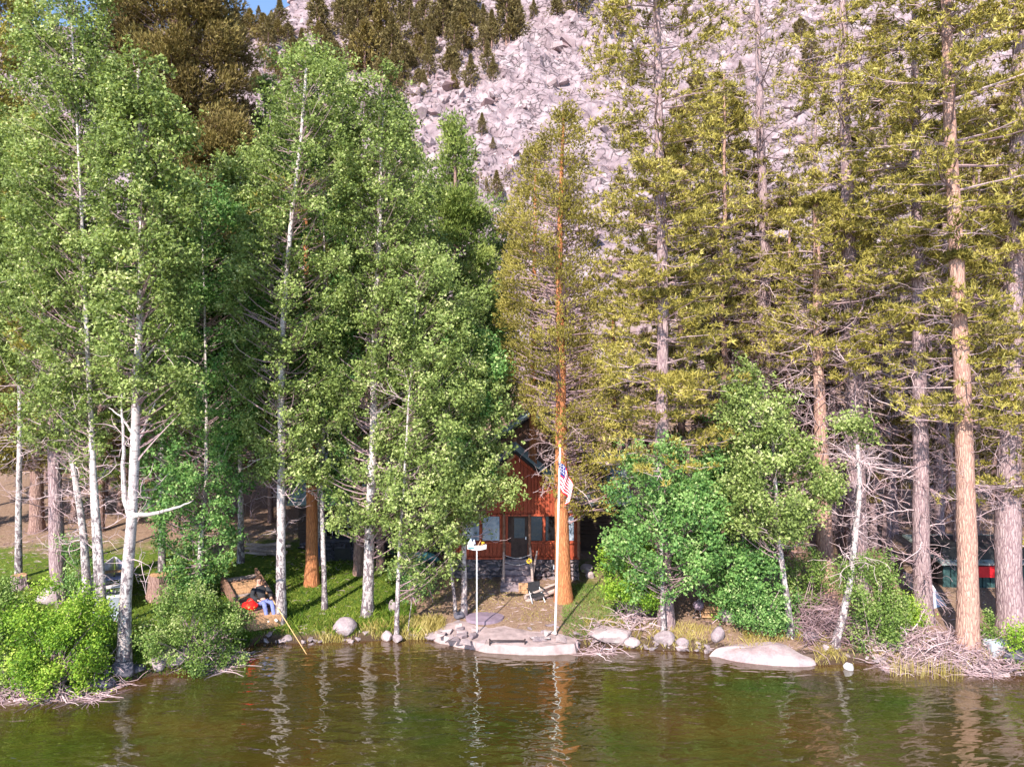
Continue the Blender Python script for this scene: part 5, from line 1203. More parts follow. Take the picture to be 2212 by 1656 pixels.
# short pole with the painted whirligig
b = np.array(wpt(1030, 1366, .30)); wp_ = thing('whirligig_pole', 'thin white pole topped by a painted toy boat whirligig on the stone landing', 'whirligig', tuple(b))
H_ = 2.55; g = Geo(); g.tube(np.array([[(0, 0, -.1), (0, 0, H_)]]), np.array([[.022, .018]]), 8); g.build('pole', 'white_paint', wp_, smooth=True)
t_ = np.linspace(-1, 1, 13); rows = []
for f_, z_ in [(0, 0), (.7, .02), (1, .09), (1.02, .13)]:
    rows.append(np.stack([t_ * .29 + f_ * 0, (1 - t_ ** 2) * .075 * f_, H_ + z_ + .05 * np.abs(t_) ** 2], 1))
left_ = [r * np.array([1, -1, 1]) for r in rows[1:]][::-1]; allr = left_ + rows; V = np.concatenate(allr); idx = np.arange(len(allr) * 13).reshape(len(allr), 13)
g = Geo(); g.add(V, np.stack([idx[:-1, :-1], idx[:-1, 1:], idx[1:, 1:], idx[1:, :-1]], -1).reshape(-1, 4)); hl = g.build('hull', 'white_paint', wp_); md = hl.modifiers.new('solid', 'SOLIDIFY'); md.thickness = .012
g = Geo(); g.box((-.27, -.082, H_ + .07), (.05, -.074, H_ + .12)); g.build('stripe', 'teal_paint', wp_)
g = Geo(); g.box((-.26, -.02, H_ + .14), (-.1, .02, H_ + .22)); g.add(np.array([(-.28, 0, H_ + .22), (-.18, .02, H_ + .36), (-.14, -.02, H_ + .22)]), [(0, 1, 2)]); g.add(np.array([(-.16, .0, H_ + .2), (-.08, .02, H_ + .34), (-.04, -.02, H_ + .2)]), [(0, 1, 2)]); sl_ = g.build('sail', 'canvas_blue', wp_); sl_.modifiers.new('s', 'SOLIDIFY').thickness = .01
hv, hf = HS[2]; g = Geo(); g.add(hv * np.array([.06, .05, .065]) + np.array([.2, 0, H_ + .22]), hf); g.build('figure', 'yellow_paint', wp_)
g = Geo(); g.tube(np.array([[(.02, 0, H_ + .12), (.12, 0, H_ + .30)]]), np.array([[.015, .01]]), 6); g.tube(np.array([[(.1, 0, H_ + .12), (.2, 0, H_ + .2)]]), np.array([[.02, .02]]), 6); g.build('oar', 'wood_warm', wp_)

# ------------------------------------------------------------------ camp things by the orange trunk
b = gp(1158, 1298); cz_ = thing('camp_chair', 'dark folded camp chair beside the orange trunk', 'chair', tuple(b), rz=.4)
g = Geo(); g.box((-.22, -.2, .22), (.22, .2, .27)); g.build('seat', 'black_cloth', cz_)
g = Geo(); g.box((-.22, .16, .27), (.22, .2, .62)); g.build('backrest', 'black_cloth', cz_)
for sx in (-1, 1):
    for sy_ in (-1, 1): g = Geo(); g.tube(np.array([[(sx * .24, sy_ * .22, 0), (-sx * .16 * 0 + sx * .2, -sy_ * .18, .42)]]), np.array([[.014, .014]]), 6); g.build('leg', 'aluminium', cz_)
    g = Geo(); g.box((sx * .25 - .025, -.2, .4), (sx * .25 + .025, .2, .43)); g.build('armrest', 'trim_dark', cz_)
b = gp(1140, 1283); bd = thing('fire_board', 'orange-brown wooden board leaning behind the camp chair', 'board', tuple(b))
for k in range(3): g = Geo(); g.box((-.32, -.02 + .01 * k, .02 + k * .125), (.34, .02 + .01 * k, .135 + k * .125)); g.build('plank', 'wood_warm', bd)
b = gp(1172, 1293); lg = thing('log_bench', 'grey split-log bench leaning against the orange trunk', 'bench', tuple(b), rz=.35)
for k, (z_, y_, r_) in enumerate([(.10, 0, .09), (.26, .05, .08), (.36, -.08, .045)]):
    g = Geo(); t_ = np.linspace(-.65, .6, 8); g.tube(np.stack([t_, y_ + 0 * t_, z_ + .05 * np.sin(t_ * 3) + t_ * .16], 1)[None], (r_ * (1 + .1 * np.sin(np.arange(8) * 2)))[None], 9); g.build('log', 'wood_grey', lg, smooth=True)
# step ladder left of the cabin front
b = gp(985, 1232); ld = thing('step_stool', 'thin metal step stool before the left cabin windows', 'stool', tuple(b))
for sx in (-1, 1):
    for sy_ in (-1, 1): g = Geo(); g.tube(np.array([[(sx * .17, sy_ * .18, -.05), (sx * .1, sy_ * .05, .55)]]), np.array([[.013, .013]]), 5); g.build('leg', 'white_dull', ld)
g = Geo(); g.box((-.13, -.1, .53), (.13, .1, .56)); g.build('seat', 'white_dull', ld)
# stacked boards
b = gp(1546, 1330); sb_ = thing('board_stack', 'stack of weathered pinkish boards behind the bluish boulder', 'boards', tuple(b))
for k in range(5):
    for j in range(2): g = Geo(); g.box((-.5 + .03 * k, -.25 + j * .26, .02 + k * .075), (.5 - .02 * k + .05 * j, -.02 + j * .26, .075 + k * .075)); g.build('board', 'wood_warm', sb_)
b = gp(1658, 1318); sb_ = thing('crate', 'small tan wooden crate half hidden in the shrub between the young aspens', 'crate', tuple(b))
for k in range(4): g = Geo(); g.box((-.22, -.2, .03 + k * .1), (.22, .2, .11 + k * .1)); g.build('slat', 'wood_warm', sb_)
# lantern-like purple pot
b = gp(1510, 1328); gr_ = thing('kettle_grill', 'small dark domed grill on thin legs left of the stacked boards', 'grill', tuple(b))
bm = bmesh.new(); bmesh.ops.create_uvsphere(bm, u_segments=14, v_segments=9, radius=.2); me = bpy.data.meshes.new('bowl'); bm.to_mesh(me); bm.free(); me.materials.append(MATS['slab_purple']); ob = bpy.data.objects.new('bowl', me); COL.objects.link(ob); ob.parent = gr_; ob.location = (0, 0, .32); ob.scale = (1, 1, .8)
g = Geo(); g.tube(np.array([[(-.05, 0, .48), (0, 0, .54), (.05, 0, .48)]]), np.array([[.01, .01, .01]]), 5); g.build('handle', 'white_dull', gr_)
for k in range(3): a = k * 2.1 + .5; g = Geo(); g.tube(np.array([[(math.cos(a) * .18, math.sin(a) * .18, 0), (math.cos(a) * .08, math.sin(a) * .08, .22)]]), np.array([[.01, .01]]), 5); g.build('leg', 'aluminium', gr_)
# stumps on the left
def stump(label, px, py, w_, h_, mat, seed, lean=0, group=None):
    b = gp(px, py); D = b[1]; r = w_ / 2 / F * D; hh = h_ / F * D; rs = np.random.default_rng(seed)
    st_ = thing('tree_stump', label, 'stump', tuple(b), group)
    a = np.linspace(0, 2 * math.pi, 17)[:-1]; rows = []
    for k, z_ in enumerate([-.1, .03, hh * .3, hh * .7, hh]):
        rr_ = r * [1.45, 1.3, 1.08, 1, .98][k] * (1 + .08 * np.sin(a * 5 + seed) + rs.normal(0, .02, 16)); rows.append(np.stack([np.cos(a) * rr_ + lean * z_, np.sin(a) * rr_, z_ + 0 * a + (rs.normal(0, .02, 16) if k == 4 else 0)], 1))
    V = np.concatenate(rows); idx = np.arange(5 * 16).reshape(5, 16); g = Geo(); g.add(V, np.stack([idx[:-1], np.roll(idx, -1, 1)[:-1], np.roll(idx, -1, 1)[1:], idx[1:]], -1).reshape(-1, 4)); g.build('trunk', mat, st_)
    g = Geo(); Vt = np.concatenate([rows[-1] + np.array([0, 0, .003]), [[lean * hh, 0, hh + .01]]]); g.add(Vt, [(i, (i + 1) % 16, 16) for i in range(16)]); g.build('cut_face', 'wood_warm', st_)
stump('square-cut tree stump on the grass at the left border', 42, 1270, 30, 28, 'bark_grey', 1)
stump('broad purple-brown stump between the rowboat and the emerald aspen', 346, 1292, 44, 52, 'bark_brown', 2)
b = gp(425, 1262); bk = thing('bucket', 'small dark blue box-shaped bucket behind the emerald aspen', 'bucket', tuple(b))
g = Geo(); g.tube(np.array([[(0, 0, 0), (0, 0, .02), (0, 0, .34), (0, 0, .36)]]), np.array([[.01, .15, .18, .16]]), 12); g.build('body', 'alu_blue', bk); g = Geo(); t_ = np.linspace(0, math.pi, 8); g.tube(np.stack([.18 * np.cos(t_), 0 * t_, .36 + .12 * np.sin(t_)], 1)[None], np.full((1, 8), .008), 4); g.build('handle', 'aluminium', bk)
# log pile beyond
b = gp(575, 1198); lp = thing('log_pile', 'heap of pinkish split firewood at the left end of the cabin wing', 'firewood', tuple(b)); rs = np.random.default_rng(3)
for k in range(16): z_ = .08 + (k // 6) * .15; g = Geo(); x_ = -.5 + (k % 6) * .18 + (k // 6) * .08; g.tube(np.array([[(x_ - .5, rs.normal(0, .1), z_ + rs.normal(0, .03)), (x_ + .4, .1 + rs.normal(0, .15), z_ + rs.normal(0, .06))]]), np.array([[.07, .06]]), 6); g.build('log', 'wood_grey', lp)

# ------------------------------------------------------------------ aluminium rowboat, bow away from the lake
b = gp(232, 1330); rb_ = thing('rowboat', 'aluminium rowboat pulled up on the grass behind the close aspen pair', 'boat', tuple(b), rz=math.radians(27))
Lb = 3.9; K = 15; s = np.linspace(0, 1, K); hw = .62 * (1 - np.clip((s - .45) / .55, 0, 1) ** 2.2) + .0; dpt = .48 + .16 * s ** 2
sec = []
for f_, zf in [(1.0, 1.0), (.95, .55), (.75, .12), (.35, .0), (0, -.02)]: sec.append((f_, zf))
full = [(-a, c) for a, c in sec] + [(a, c) for a, c in sec[::-1][1:]]
V = []; 
for i in range(K):
    for a, c in full: V.append((a * max(hw[i], .015), s[i] * Lb, .12 + c * dpt[i] + s[i] ** 3 * .12 + s[i] * .12))
nf_ = len(full); idx = np.arange(K * nf_).reshape(K, nf_); Q = np.stack([idx[:-1, :-1], idx[:-1, 1:], idx[1:, 1:], idx[1:, :-1]], -1).reshape(-1, 4)
g = Geo(); g.add(np.array(V), Q); hl = g.build('hull', 'aluminium', rb_, smooth=True); hl.modifiers.new('s', 'SOLIDIFY').thickness = .02
# ribs and floor inside
for k in range(6):
    g = Geo(); i = 1 + k * 2; row = np.array([V[i * nf_ + j] for j in range(nf_)]); g.tube((row * np.array([.97, 1, 1]) + np.array([0, 0, .03]))[None], np.full((1, nf_), .018), 5); g.build('frame_rib', 'white_dull', rb_)
g = Geo(); tr = np.array([V[j] for j in range(nf_)]); tr2 = tr + np.array([0, -.03, 0]); cx_ = tr.mean(0) + np.array([0, 0, .1]); n9 = nf_
g.add(np.concatenate([tr, tr2, [[0, 0, .5], [0, -.03, .5]]]), [(i, i + 1, 2 * n9) for i in range(n9 - 1)] + [(n9 - 1, 0, 2 * n9)] + [(n9 + i + 1, n9 + i, 2 * n9 + 1) for i in range(n9 - 1)] + [(n9, 2 * n9 - 1, 2 * n9 + 1)]); g.build('transom', 'aluminium', rb_)
g = Geo(); g.box((-.62, -.05, .56), (.62, .03, .62)); g.build('stern_rail', 'white_paint', rb_)
for y_, w_, m_ in [(.35, .58, 'aluminium'), (1.35, .6, 'white_dull'), (2.3, .56, 'alu_blue'), (3.15, .34, 'wood_warm')]:
    g = Geo(); g.box((-w_, y_, .44 + y_ * .05), (w_, y_ + .28, .48 + y_ * .05)); tw = g.build('thwart', m_, rb_)
for sx in (-1, 1):
    g = Geo(); row = np.array([V[i * nf_ + (0 if sx < 0 else nf_ - 1)] for i in range(K)]); g.tube(row[None], np.full((1, K), .028), 6); g.build('gunwale', 'white_dull', rb_, smooth=True)
# flat silver panel (upturned transom cover) in front
b = gp(232, 1345); dk = thing('folded_dock_panel', 'shiny silver metal panel lying on the grass before the rowboat', 'metal panel', tuple(b))
g = Geo(); V = np.array([(-.5, 0, .06), (.3, 0, .06), (.3, .7, .2), (-.5, .7, .2)]); V = np.concatenate([V, V - np.array([0, 0, .04])]); g.add(V, [(0, 1, 2, 3), (7, 6, 5, 4), (0, 4, 5, 1), (1, 5, 6, 2), (2, 6, 7, 3), (3, 7, 4, 0)]); g.build('sheet', 'aluminium', dk)
for k in range(5): g = Geo(); g.box((-.5 + k * .18, -.01, .0), (-.46 + k * .18, .03, .07)); g.build('foot', 'wood_warm', dk)

# ------------------------------------------------------------------ plank ramp with the sitting angler
LLp = gp(530, 1362); ULp = gp(484, 1290); LRp = gp(594, 1330)
ax = ULp - LLp; ax[2] = 0; Lr = float(np.linalg.norm(ax)); ax /= Lr; Lr = min(Lr * 1.12, 4.0)
sd_ = np.array([ax[1], -ax[0], 0]); 
if sd_[0] < 0: sd_ = -sd_
Wr = 1.15; yaw = math.atan2(sd_[1], sd_[0])
rp = thing('plank_ramp', 'weathered plank ramp with raised side rails sloping down to the shore', 'ramp', (LLp[0], LLp[1], LLp[2]), rz=yaw)
pitch = math.radians(11)
def rz_(y): return .28 + math.tan(pitch) * y
k = 0; y = 0; rs = np.random.default_rng(12)
while y < Lr - .1:
    w_ = rs.uniform(.13, .2); gap = .03 if rs.uniform() < .7 else .08
    g = Geo(); z_ = rz_(y) + rs.normal(0, .008); V0 = np.array([(.04, y, z_), (Wr - .04, y, z_ + rs.normal(0, .01)), (Wr - .04, y + w_, z_ + w_ * math.tan(pitch)), (.04, y + w_, z_ + w_ * math.tan(pitch))]); V = np.concatenate([V0, V0 - np.array([0, 0, .045])])
    g.add(V, [(0, 1, 2, 3), (7, 6, 5, 4), (0, 4, 5, 1), (1, 5, 6, 2), (2, 6, 7, 3), (3, 7, 4, 0)]); g.build('plank', ['wood_grey', 'wood_warm', 'log_brown'][int(rs.integers(0, 3))], rp); y += w_ + gap
for x_ in (0, Wr):
    g = Geo(); V = np.array([(x_ - .04, 0, rz_(0) - .25), (x_ + .04, 0, rz_(0) - .25), (x_ + .04, Lr, rz_(Lr) - .25), (x_ - .04, Lr, rz_(Lr) - .25), (x_ - .04, 0, rz_(0) + .16), (x_ + .04, 0, rz_(0) + .16), (x_ + .04, Lr, rz_(Lr) + .16), (x_ - .04, Lr, rz_(Lr) + .16)])
    g.add(V, [(0, 3, 2, 1), (4, 5, 6, 7), (0, 1, 5, 4), (1, 2, 6, 5), (2, 3, 7, 6), (3, 0, 4, 7)]); g.build('side_rail', 'log_brown', rp)
g = Geo(); g.box((0.04, -.05, -.05), (Wr - .04, 0, rz_(0) + .02)); g.build('end_board', 'wood_warm', rp)
for (x_, y_) in ((0, .1), (Wr, .1), (0, Lr - .1), (Wr, Lr - .1)): g = Geo(); g.box((x_ - .05, y_ - .05, -.2), (x_ + .05, y_ + .05, rz_(y_) - .2)); g.build('leg', 'log_brown', rp)
def rworld(x, y, z): return np.array([LLp[0] + x * sd_[0] + y * ax[0], LLp[1] + x * sd_[1] + y * ax[1], LLp[2] + z])
# red bag
p = rworld(.30, .62, rz_(.6) + .02); bg_ = thing('red_bag', 'bright red cloth bag on the planks beside the sitting person', 'bag', tuple(p))
bm = bmesh.new(); bmesh.ops.create_icosphere(bm, subdivisions=3, radius=1)
for v in bm.verts: v.co = Vector((v.co.x * .26, v.co.y * .17, .13 + v.co.z * .15 * (1 + .2 * math.sin(v.co.x * 5)))) * (1 + .10 * (float(vnoise(v.co.x * 5 + 9, v.co.y * 5 + v.co.z * 4, 3)) - .5))
me = bpy.data.meshes.new('body'); bm.to_mesh(me); bm.free(); me.materials.append(MATS['red_cloth']); ob = bpy.data.objects.new('body', me); COL.objects.link(ob); ob.parent = bg_
g = Geo(); t_ = np.linspace(0, math.pi, 9); g.tube(np.stack([.10 * np.cos(t_), 0 * t_, .26 + .10 * np.sin(t_)], 1)[None], np.full((1, 9), .012), 5); g.build('handle', 'red_cloth', bg_)

# person: sits on the ramp, feet down at the shore, leaning back
def skinned(name, chain, edges, rad, mat, parent, sub=2, root=0):
    me = bpy.data.meshes.new(name); me.from_pydata([tuple(v) for v in chain], edges, []); ob = bpy.data.objects.new(name, me); COL.objects.link(ob); ob.parent = parent
    m = ob.modifiers.new('skin', 'SKIN'); m.use_smooth_shade = True; m.branch_smoothing = .4; me.skin_vertices or None
    lay = me.skin_vertices[0].data
    for i, r in enumerate(rad): lay[i].radius = (r, r) if not hasattr(r, '__len__') else r; lay[i].use_root = (i == root)
    ob.modifiers.new('sub', 'SUBSURF').levels = sub; ob.modifiers['sub'].render_levels = sub
    me.materials.append(MATS[mat]); return ob
pp = rworld(.78, .30, 0); PR = thing('person', 'person in blue jeans and black top reclining on the plank ramp, fishing', 'person', tuple(pp), rz=yaw)
hz = rz_(.55) + .10
# local: x to the right along the ramp width, y up the ramp (away from the water)
J = {'pelvis': (0, .55, hz), 'belly': (-.02, .68, hz + .20), 'chest': (-.04, .86, hz + .38), 'neck': (-.05, .93, hz + .52), 'head': (-.05, .91, hz + .65), 'crown': (-.05, .91, hz + .75),
     'hipL': (-.10, .50, hz), 'kneeL': (-.12, .06, hz + .16), 'ankL': (-.08, -.14, hz - .26), 'toeL': (-.09, -.34, hz - .32),
     'hipR': (.10, .50, hz), 'kneeR': (.14, .08, hz + .12), 'ankR': (.12, -.22, hz - .26), 'toeR': (.15, -.42, hz - .32),
     'shL': (-.24, .87, hz + .43), 'elL': (-.33, .66, hz + .22), 'wrL': (-.20, .42, hz + .16), 'shR': (.16, .87, hz + .43), 'elR': (.25, .60, hz + .26), 'wrR': (.18, .36, hz + .22)}
nm = list(J); ix = {k: i for i, k in enumerate(nm)}; E = [('pelvis', 'belly'), ('belly', 'chest'), ('chest', 'neck'), ('neck', 'head'), ('head', 'crown'), ('pelvis', 'hipL'), ('hipL', 'kneeL'), ('kneeL', 'ankL'), ('ankL', 'toeL'), ('pelvis', 'hipR'), ('hipR', 'kneeR'), ('kneeR', 'ankR'), ('ankR', 'toeR'),
     ('chest', 'shL'), ('shL', 'elL'), ('elL', 'wrL'), ('chest', 'shR'), ('shR', 'elR'), ('elR', 'wrR')]
rad = dict(pelvis=.11, belly=.10, chest=.11, neck=.055, head=.09, crown=.075, hipL=.085, kneeL=.06, ankL=.042, toeL=.035, hipR=.085, kneeR=.06, ankR=.042, toeR=.035, shL=.055, elL=.042, wrL=.028, shR=.055, elR=.042, wrR=.028)
body = skinned('body', [J[k] for k in nm], [(ix[a], ix[b_]) for a, b_ in E], [rad[k] for k in nm], 'skin', PR)
def garment(name, keys, ed, grow_, mat):
    ii = {k: i for i, k in enumerate(keys)}; return skinned(name, [J[k] for k in keys], [(ii[a], ii[b_]) for a, b_ in ed], [rad[k] + grow_ for k in keys], mat, PR)
garment('jeans', ['pelvis', 'hipL', 'kneeL', 'ankL', 'hipR', 'kneeR', 'ankR'], [('pelvis', 'hipL'), ('hipL', 'kneeL'), ('kneeL', 'ankL'), ('pelvis', 'hipR'), ('hipR', 'kneeR'), ('kneeR', 'ankR')], .016, 'denim')
J['nk'] = tuple(np.array(J['chest']) * .35 + np.array(J['neck']) * .65); rad['nk'] = .062
J['waist'] = tuple(np.array(J['pelvis']) * .55 + np.array(J['belly']) * .45); rad['waist'] = .105
garment('jacket', ['waist', 'belly', 'chest', 'nk', 'shL', 'elL', 'wrL', 'shR', 'elR', 'wrR'], [('waist', 'belly'), ('belly', 'chest'), ('chest', 'nk'), ('chest', 'shL'), ('shL', 'elL'), ('elL', 'wrL'), ('chest', 'shR'), ('shR', 'elR'), ('elR', 'wrR')], .04, 'black_cloth')
for sfx in 'LR':
    a = np.array(J['ank' + sfx]); t = np.array(J['toe' + sfx]); heel = a + np.array([0, .06, -.05]); skinned('shoe', [heel, a * .5 + t * .5 + np.array([0, 0, -.03]), t + np.array([0, -.03, -.02])], [(0, 1), (1, 2)], [.05, .052, .04], 'shoe_white', PR)
hd = np.array(J['head'])
bm = bmesh.new(); bmesh.ops.create_icosphere(bm, subdivisions=3, radius=.115)
for v in bm.verts:
    if v.co.y < -.03 and v.co.z < .055: v.co *= .7
    v.co.z *= 1.12
me = bpy.data.meshes.new('hair'); bm.to_mesh(me); bm.free(); me.materials.append(MATS['hair']); ob = bpy.data.objects.new('hair', me); COL.objects.link(ob); ob.parent = PR; ob.location = hd + np.array([0, .02, .045])
g = Geo(); g.add(np.array([(-.015, -.095, -.01), (.015, -.095, -.01), (0, -.125, -.02), (0, -.098, .03)]) + hd, [(0, 1, 2), (0, 2, 3), (2, 1, 3)]); g.build('nose', 'skin', PR)
for sx in (-1, 1): hv, hf = HS[1]; g = Geo(); g.add(hv * .012 + hd + np.array([sx * .033, -.092, .02]), hf); g.build('eye', 'trim_dark', PR)
g = Geo(); g.box(tuple(hd + np.array([-.025, -.098, -.048])), tuple(hd + np.array([.025, -.088, -.04]))); g.build('mouth', 'red_paint', PR)
for sfx, sx in (('L', -1), ('R', 1)):
    wr = np.array(J['wr' + sfx]); el = np.array(J['el' + sfx]); dn = unit(wr - el); pal = wr + dn * .06
    ch = [wr, pal]; ed = [(0, 1)]; rd = [.028, .034]
    side = unit(np.cross(dn, [0, 0, 1]))
    for f in range(4):
        off = side * (f - 1.5) * .019; L1 = [.034, .04, .037, .028][f]; base = pal + off + dn * .012; i0 = len(ch); ch += [base, base + dn * L1, base + dn * L1 * 1.5 + np.array([0, 0, -.022])]; ed += [(1, i0), (i0, i0 + 1), (i0 + 1, i0 + 2)]; rd += [.011, .0095, .008]
    tb_ = wr + dn * .02 - side * sx * .03; i0 = len(ch); ch += [tb_, tb_ + dn * .03 - side * sx * .015]; ed += [(0, i0), (i0, i0 + 1)]; rd += [.012, .009]
    skinned('hand', ch, ed, rd, 'skin', PR, 1)
hp0 = rworld(.78 + .18, .30 + .30, 0); hand_w = np.array([pp[0] + .18 * sd_[0] + .30 * ax[0], pp[1] + .18 * sd_[1] + .30 * ax[1], pp[2] + hz + .20])
tipw = np.array(wpt(662, 1412, .12)); rod = thing('fishing_rod', 'thin tan fishing rod slanting down from the person to the water', 'fishing rod', tuple(hand_w))
t_ = np.linspace(-.12, 1, 14); pts = hand_w + (tipw - hand_w) * t_[:, None]; g = Geo(); g.tube(pts[None], np.linspace(.016, .008, 14)[None], 6); g.build('rod_blank', 'rod_tan', rod, hand_w)
g = Geo(); g.tube(pts[:3][None] * 1, np.full((1, 3), .02), 8); g.build('grip', 'wood_dark', rod, hand_w)
g = Geo(); hv, hf = HS[4]; g.add(hv * .035 + pts[2] + np.array([0, 0, -.05]), hf); g.build('reel', 'iron', rod, hand_w)

# ------------------------------------------------------------------ car on the left border
b = gp(2, 1012); b[2] = float(height(b[0], b[1]))
car = thing('parked_car', 'white car with a bluish windscreen cut by the left border on the slope', 'car', tuple(b), rz=math.radians(-8))
pr = [(-2.1, .35), (-2.15, .75), (-1.9, .92), (-1.1, 1.0), (-.5, 1.42), (.9, 1.44), (1.6, 1.02), (2.1, .92), (2.15, .4)]
g = Geo(); g.poly([(x_, z_) for x_, z_ in pr], (-.85, .85)); cb = g.build('body', 'car_paint', car); bv_ = cb.modifiers.new('b', 'BEVEL'); bv_.width = .06; bv_.segments = 2
g = Geo(); g.add(np.array([(-1.12, -.7, 1.03), (-1.12, .7, 1.03), (-.55, .62, 1.42), (-.55, -.62, 1.42)]) + np.array([-.03, 0, .03]), [(0, 3, 2, 1)]); g.build('windscreen', 'car_glass', car)
for sy_ in (-1, 1): g = Geo(); g.add(np.array([(-.9, sy_ * .865, 1.05), (1.3, sy_ * .865, 1.05), (.8, sy_ * .865, 1.36), (-.5, sy_ * .865, 1.36)]), [(0, 1, 2, 3)]); g.build('side_window', 'car_glass', car)
for x_ in (-1.35, 1.35):
    for sy_ in (-1, 1): g = Geo(); g.tube(np.array([[(x_, sy_ * .70, .33), (x_, sy_ * .72, .33), (x_, sy_ * .90, .33), (x_, sy_ * .91, .33)]]), np.array([[.05, .33, .33, .1]]), 16); wl_ = g.build('wheel', 'rubber', car); g = Geo(); g.tube(np.array([[(x_, sy_ * .90, .33), (x_, sy_ * .93, .33)]]), np.array([[.18, .16]]), 12); g.build('rim', 'aluminium', wl_)

# ------------------------------------------------------------------ right side: shed with red board, canvas, concrete block, brush heaps
b = gp(2110, 1345); sh_ = thing('dark_shed', 'dark green shed with a red fascia board between the right trunks', 'shed', (b[0], 24.5, .9))
ob_ = (b[0], 24.5, .9); x0 = (2040 - 1106) / F * 24.5; x1 = (2212 - 1106) / F * 24.5
g = Geo(); g.box((x0, 24.6, .4), (x1 + 1.2, 26.5, 2.2)); g.build('wall', 'trim_dark', sh_, ob_)
bx = []
for k in range(14): bx.append(((x0 + k * .28, 24.56, .45), (x0 + .25 + k * .28, 24.6, 1.5)))
panel_strip(sh_, ob_, 'board', 'teal_dark' if 'teal_dark' in MATS else 'trim_dark', bx)
zt_ = CZ - (1222 - 828) / F * 24.3; zb_ = CZ - (1245 - 828) / F * 24.3
g = Geo(); g.box(((2102 - 1106) / F * 24.3, 24.2, zb_), ((2152 - 1106) / F * 24.3 + .1, 24.28, zt_)); g.build('fascia', 'red_paint', sh_, ob_)
slope(sh_, ob_, x0 - .2, x1 + 1.4, 24.3, zt_ + .02, 26.8, zt_ + .5, 'roof', rib=.5)
# canvas lean-to
Dc = 23.0; A_ = P(2004, 1250, Dc); B_ = P(2064, 1340, Dc); C_ = P(2022, 1342, Dc - .3); A2 = A_ + np.array([-.15, 1.2, -.1]); C2 = P(1990, 1330, Dc + 1.2); 
cv_ = thing('canvas_tent', 'pale blue-grey canvas lean-to with a white edge pole behind the salmon pine', 'tent', tuple(gp(2040, 1343)))
oc = np.array(cv_.location); g = Geo(); V = np.array([A_, B_, C_, A2, C2]); g.add(V, [(0, 2, 1), (0, 3, 4)]); g.add(V, [(0, 4, 2)]); cs = g.build('canvas', 'canvas_blue', cv_, oc); cs.modifiers.new('s', 'SOLIDIFY').thickness = .02
g = Geo(); g.tube(np.array([[A_ + (A_ - B_) * .06 + np.array([0, -.02, 0]), B_ + np.array([0, -.02, 0])]]), np.array([[.02, .02]]), 6); g.build('pole', 'white_paint', cv_, oc)
g = Geo(); g.tube(np.array([[B_ + np.array([.01, -.03, 0]), C_ + np.array([0, -.03, 0])]]), np.array([[.012, .012]]), 5); g.build('guy_line', 'white_dull', cv_, oc)
b = gp(2158, 1412); cbk = tag(None or (lambda g_: g_)( (lambda: (lambda g: (g.box((-.32, -.2, -.1), (.34, .25, .36)), g.build('concrete_block', 'concrete_blue', None, None, loc=tuple(b)))[1])(Geo()))() ), 'blue-grey concrete block on the bank right of the salmon pine', 'block')
bv_ = cbk.modifiers.new('b', 'BEVEL'); bv_.width = .04; bv_.segments = 2
def brush(label, cx, cy, wpx, hpx, n, seed, tint, group=None):
    rs = np.random.default_rng(seed); b = gp(cx, cy); D = b[1]; W = wpx / 2 / F * D; H = hpx / F * D
    S = np.stack([b[0] + rs.uniform(-1, 1, n) * W, D + rs.uniform(-.6, .8, n), np.zeros(n)], 1); S[:, 2] = height(S[:, 0], S[:, 1]) + rs.uniform(0, 1, n) * H * (1 - ((S[:, 0] - b[0]) / W) ** 2)
    a = rs.uniform(0, 6.28, n); T = grow(S, np.stack([np.cos(a), np.sin(a) * .6, rs.uniform(-.35, .5, n)], 1), rs.uniform(.25, .95, n), 6, .28, -.03, rs); T[:, :, 2] = np.maximum(T[:, :, 2], np.maximum(height(T[:, :, 0], T[:, :, 1], False), 0) + .01)
    g = Geo(); g.tube(T, np.linspace(.013, .004, 6)[None].repeat(n, 0) * rs.uniform(.4, 1.5, n)[:, None], 3, np.clip(rs.normal(tint, .2, n), 0, 1)); o_ = g.build('brush_pile', 'twig_dead', None, b, loc=tuple(b)); tag(o_, label, 'brush pile', group); o_['kind'] = 'stuff'; return o_
brush('tangled heap of mauve dead brush around the foot of the reddish pine', 1790, 1376, 130, 80, 800, 1, .2)
brush('bleached heap of sticks and driftwood around the salmon pine', 2010, 1416, 240, 30, 1100, 2, .6)
brush('pale roots and sticks at the right end of the bank', 2130, 1425, 120, 24, 350, 3, .6)
brush('bleached willow roots trailing into the water at the bottom left', 110, 1490, 260, 30, 600, 4, .5)
brush('dry willow roots hanging over the water right of the flat rock', 460, 1432, 110, 30, 260, 5, .7)
brush('dry twigs at the foot of the lime-green shrub', 1372, 1352, 70, 44, 160, 6, .7)
brush('dry brush on the slope right of the tumbled steps', 1300, 1398, 60, 20, 120, 7, .6)

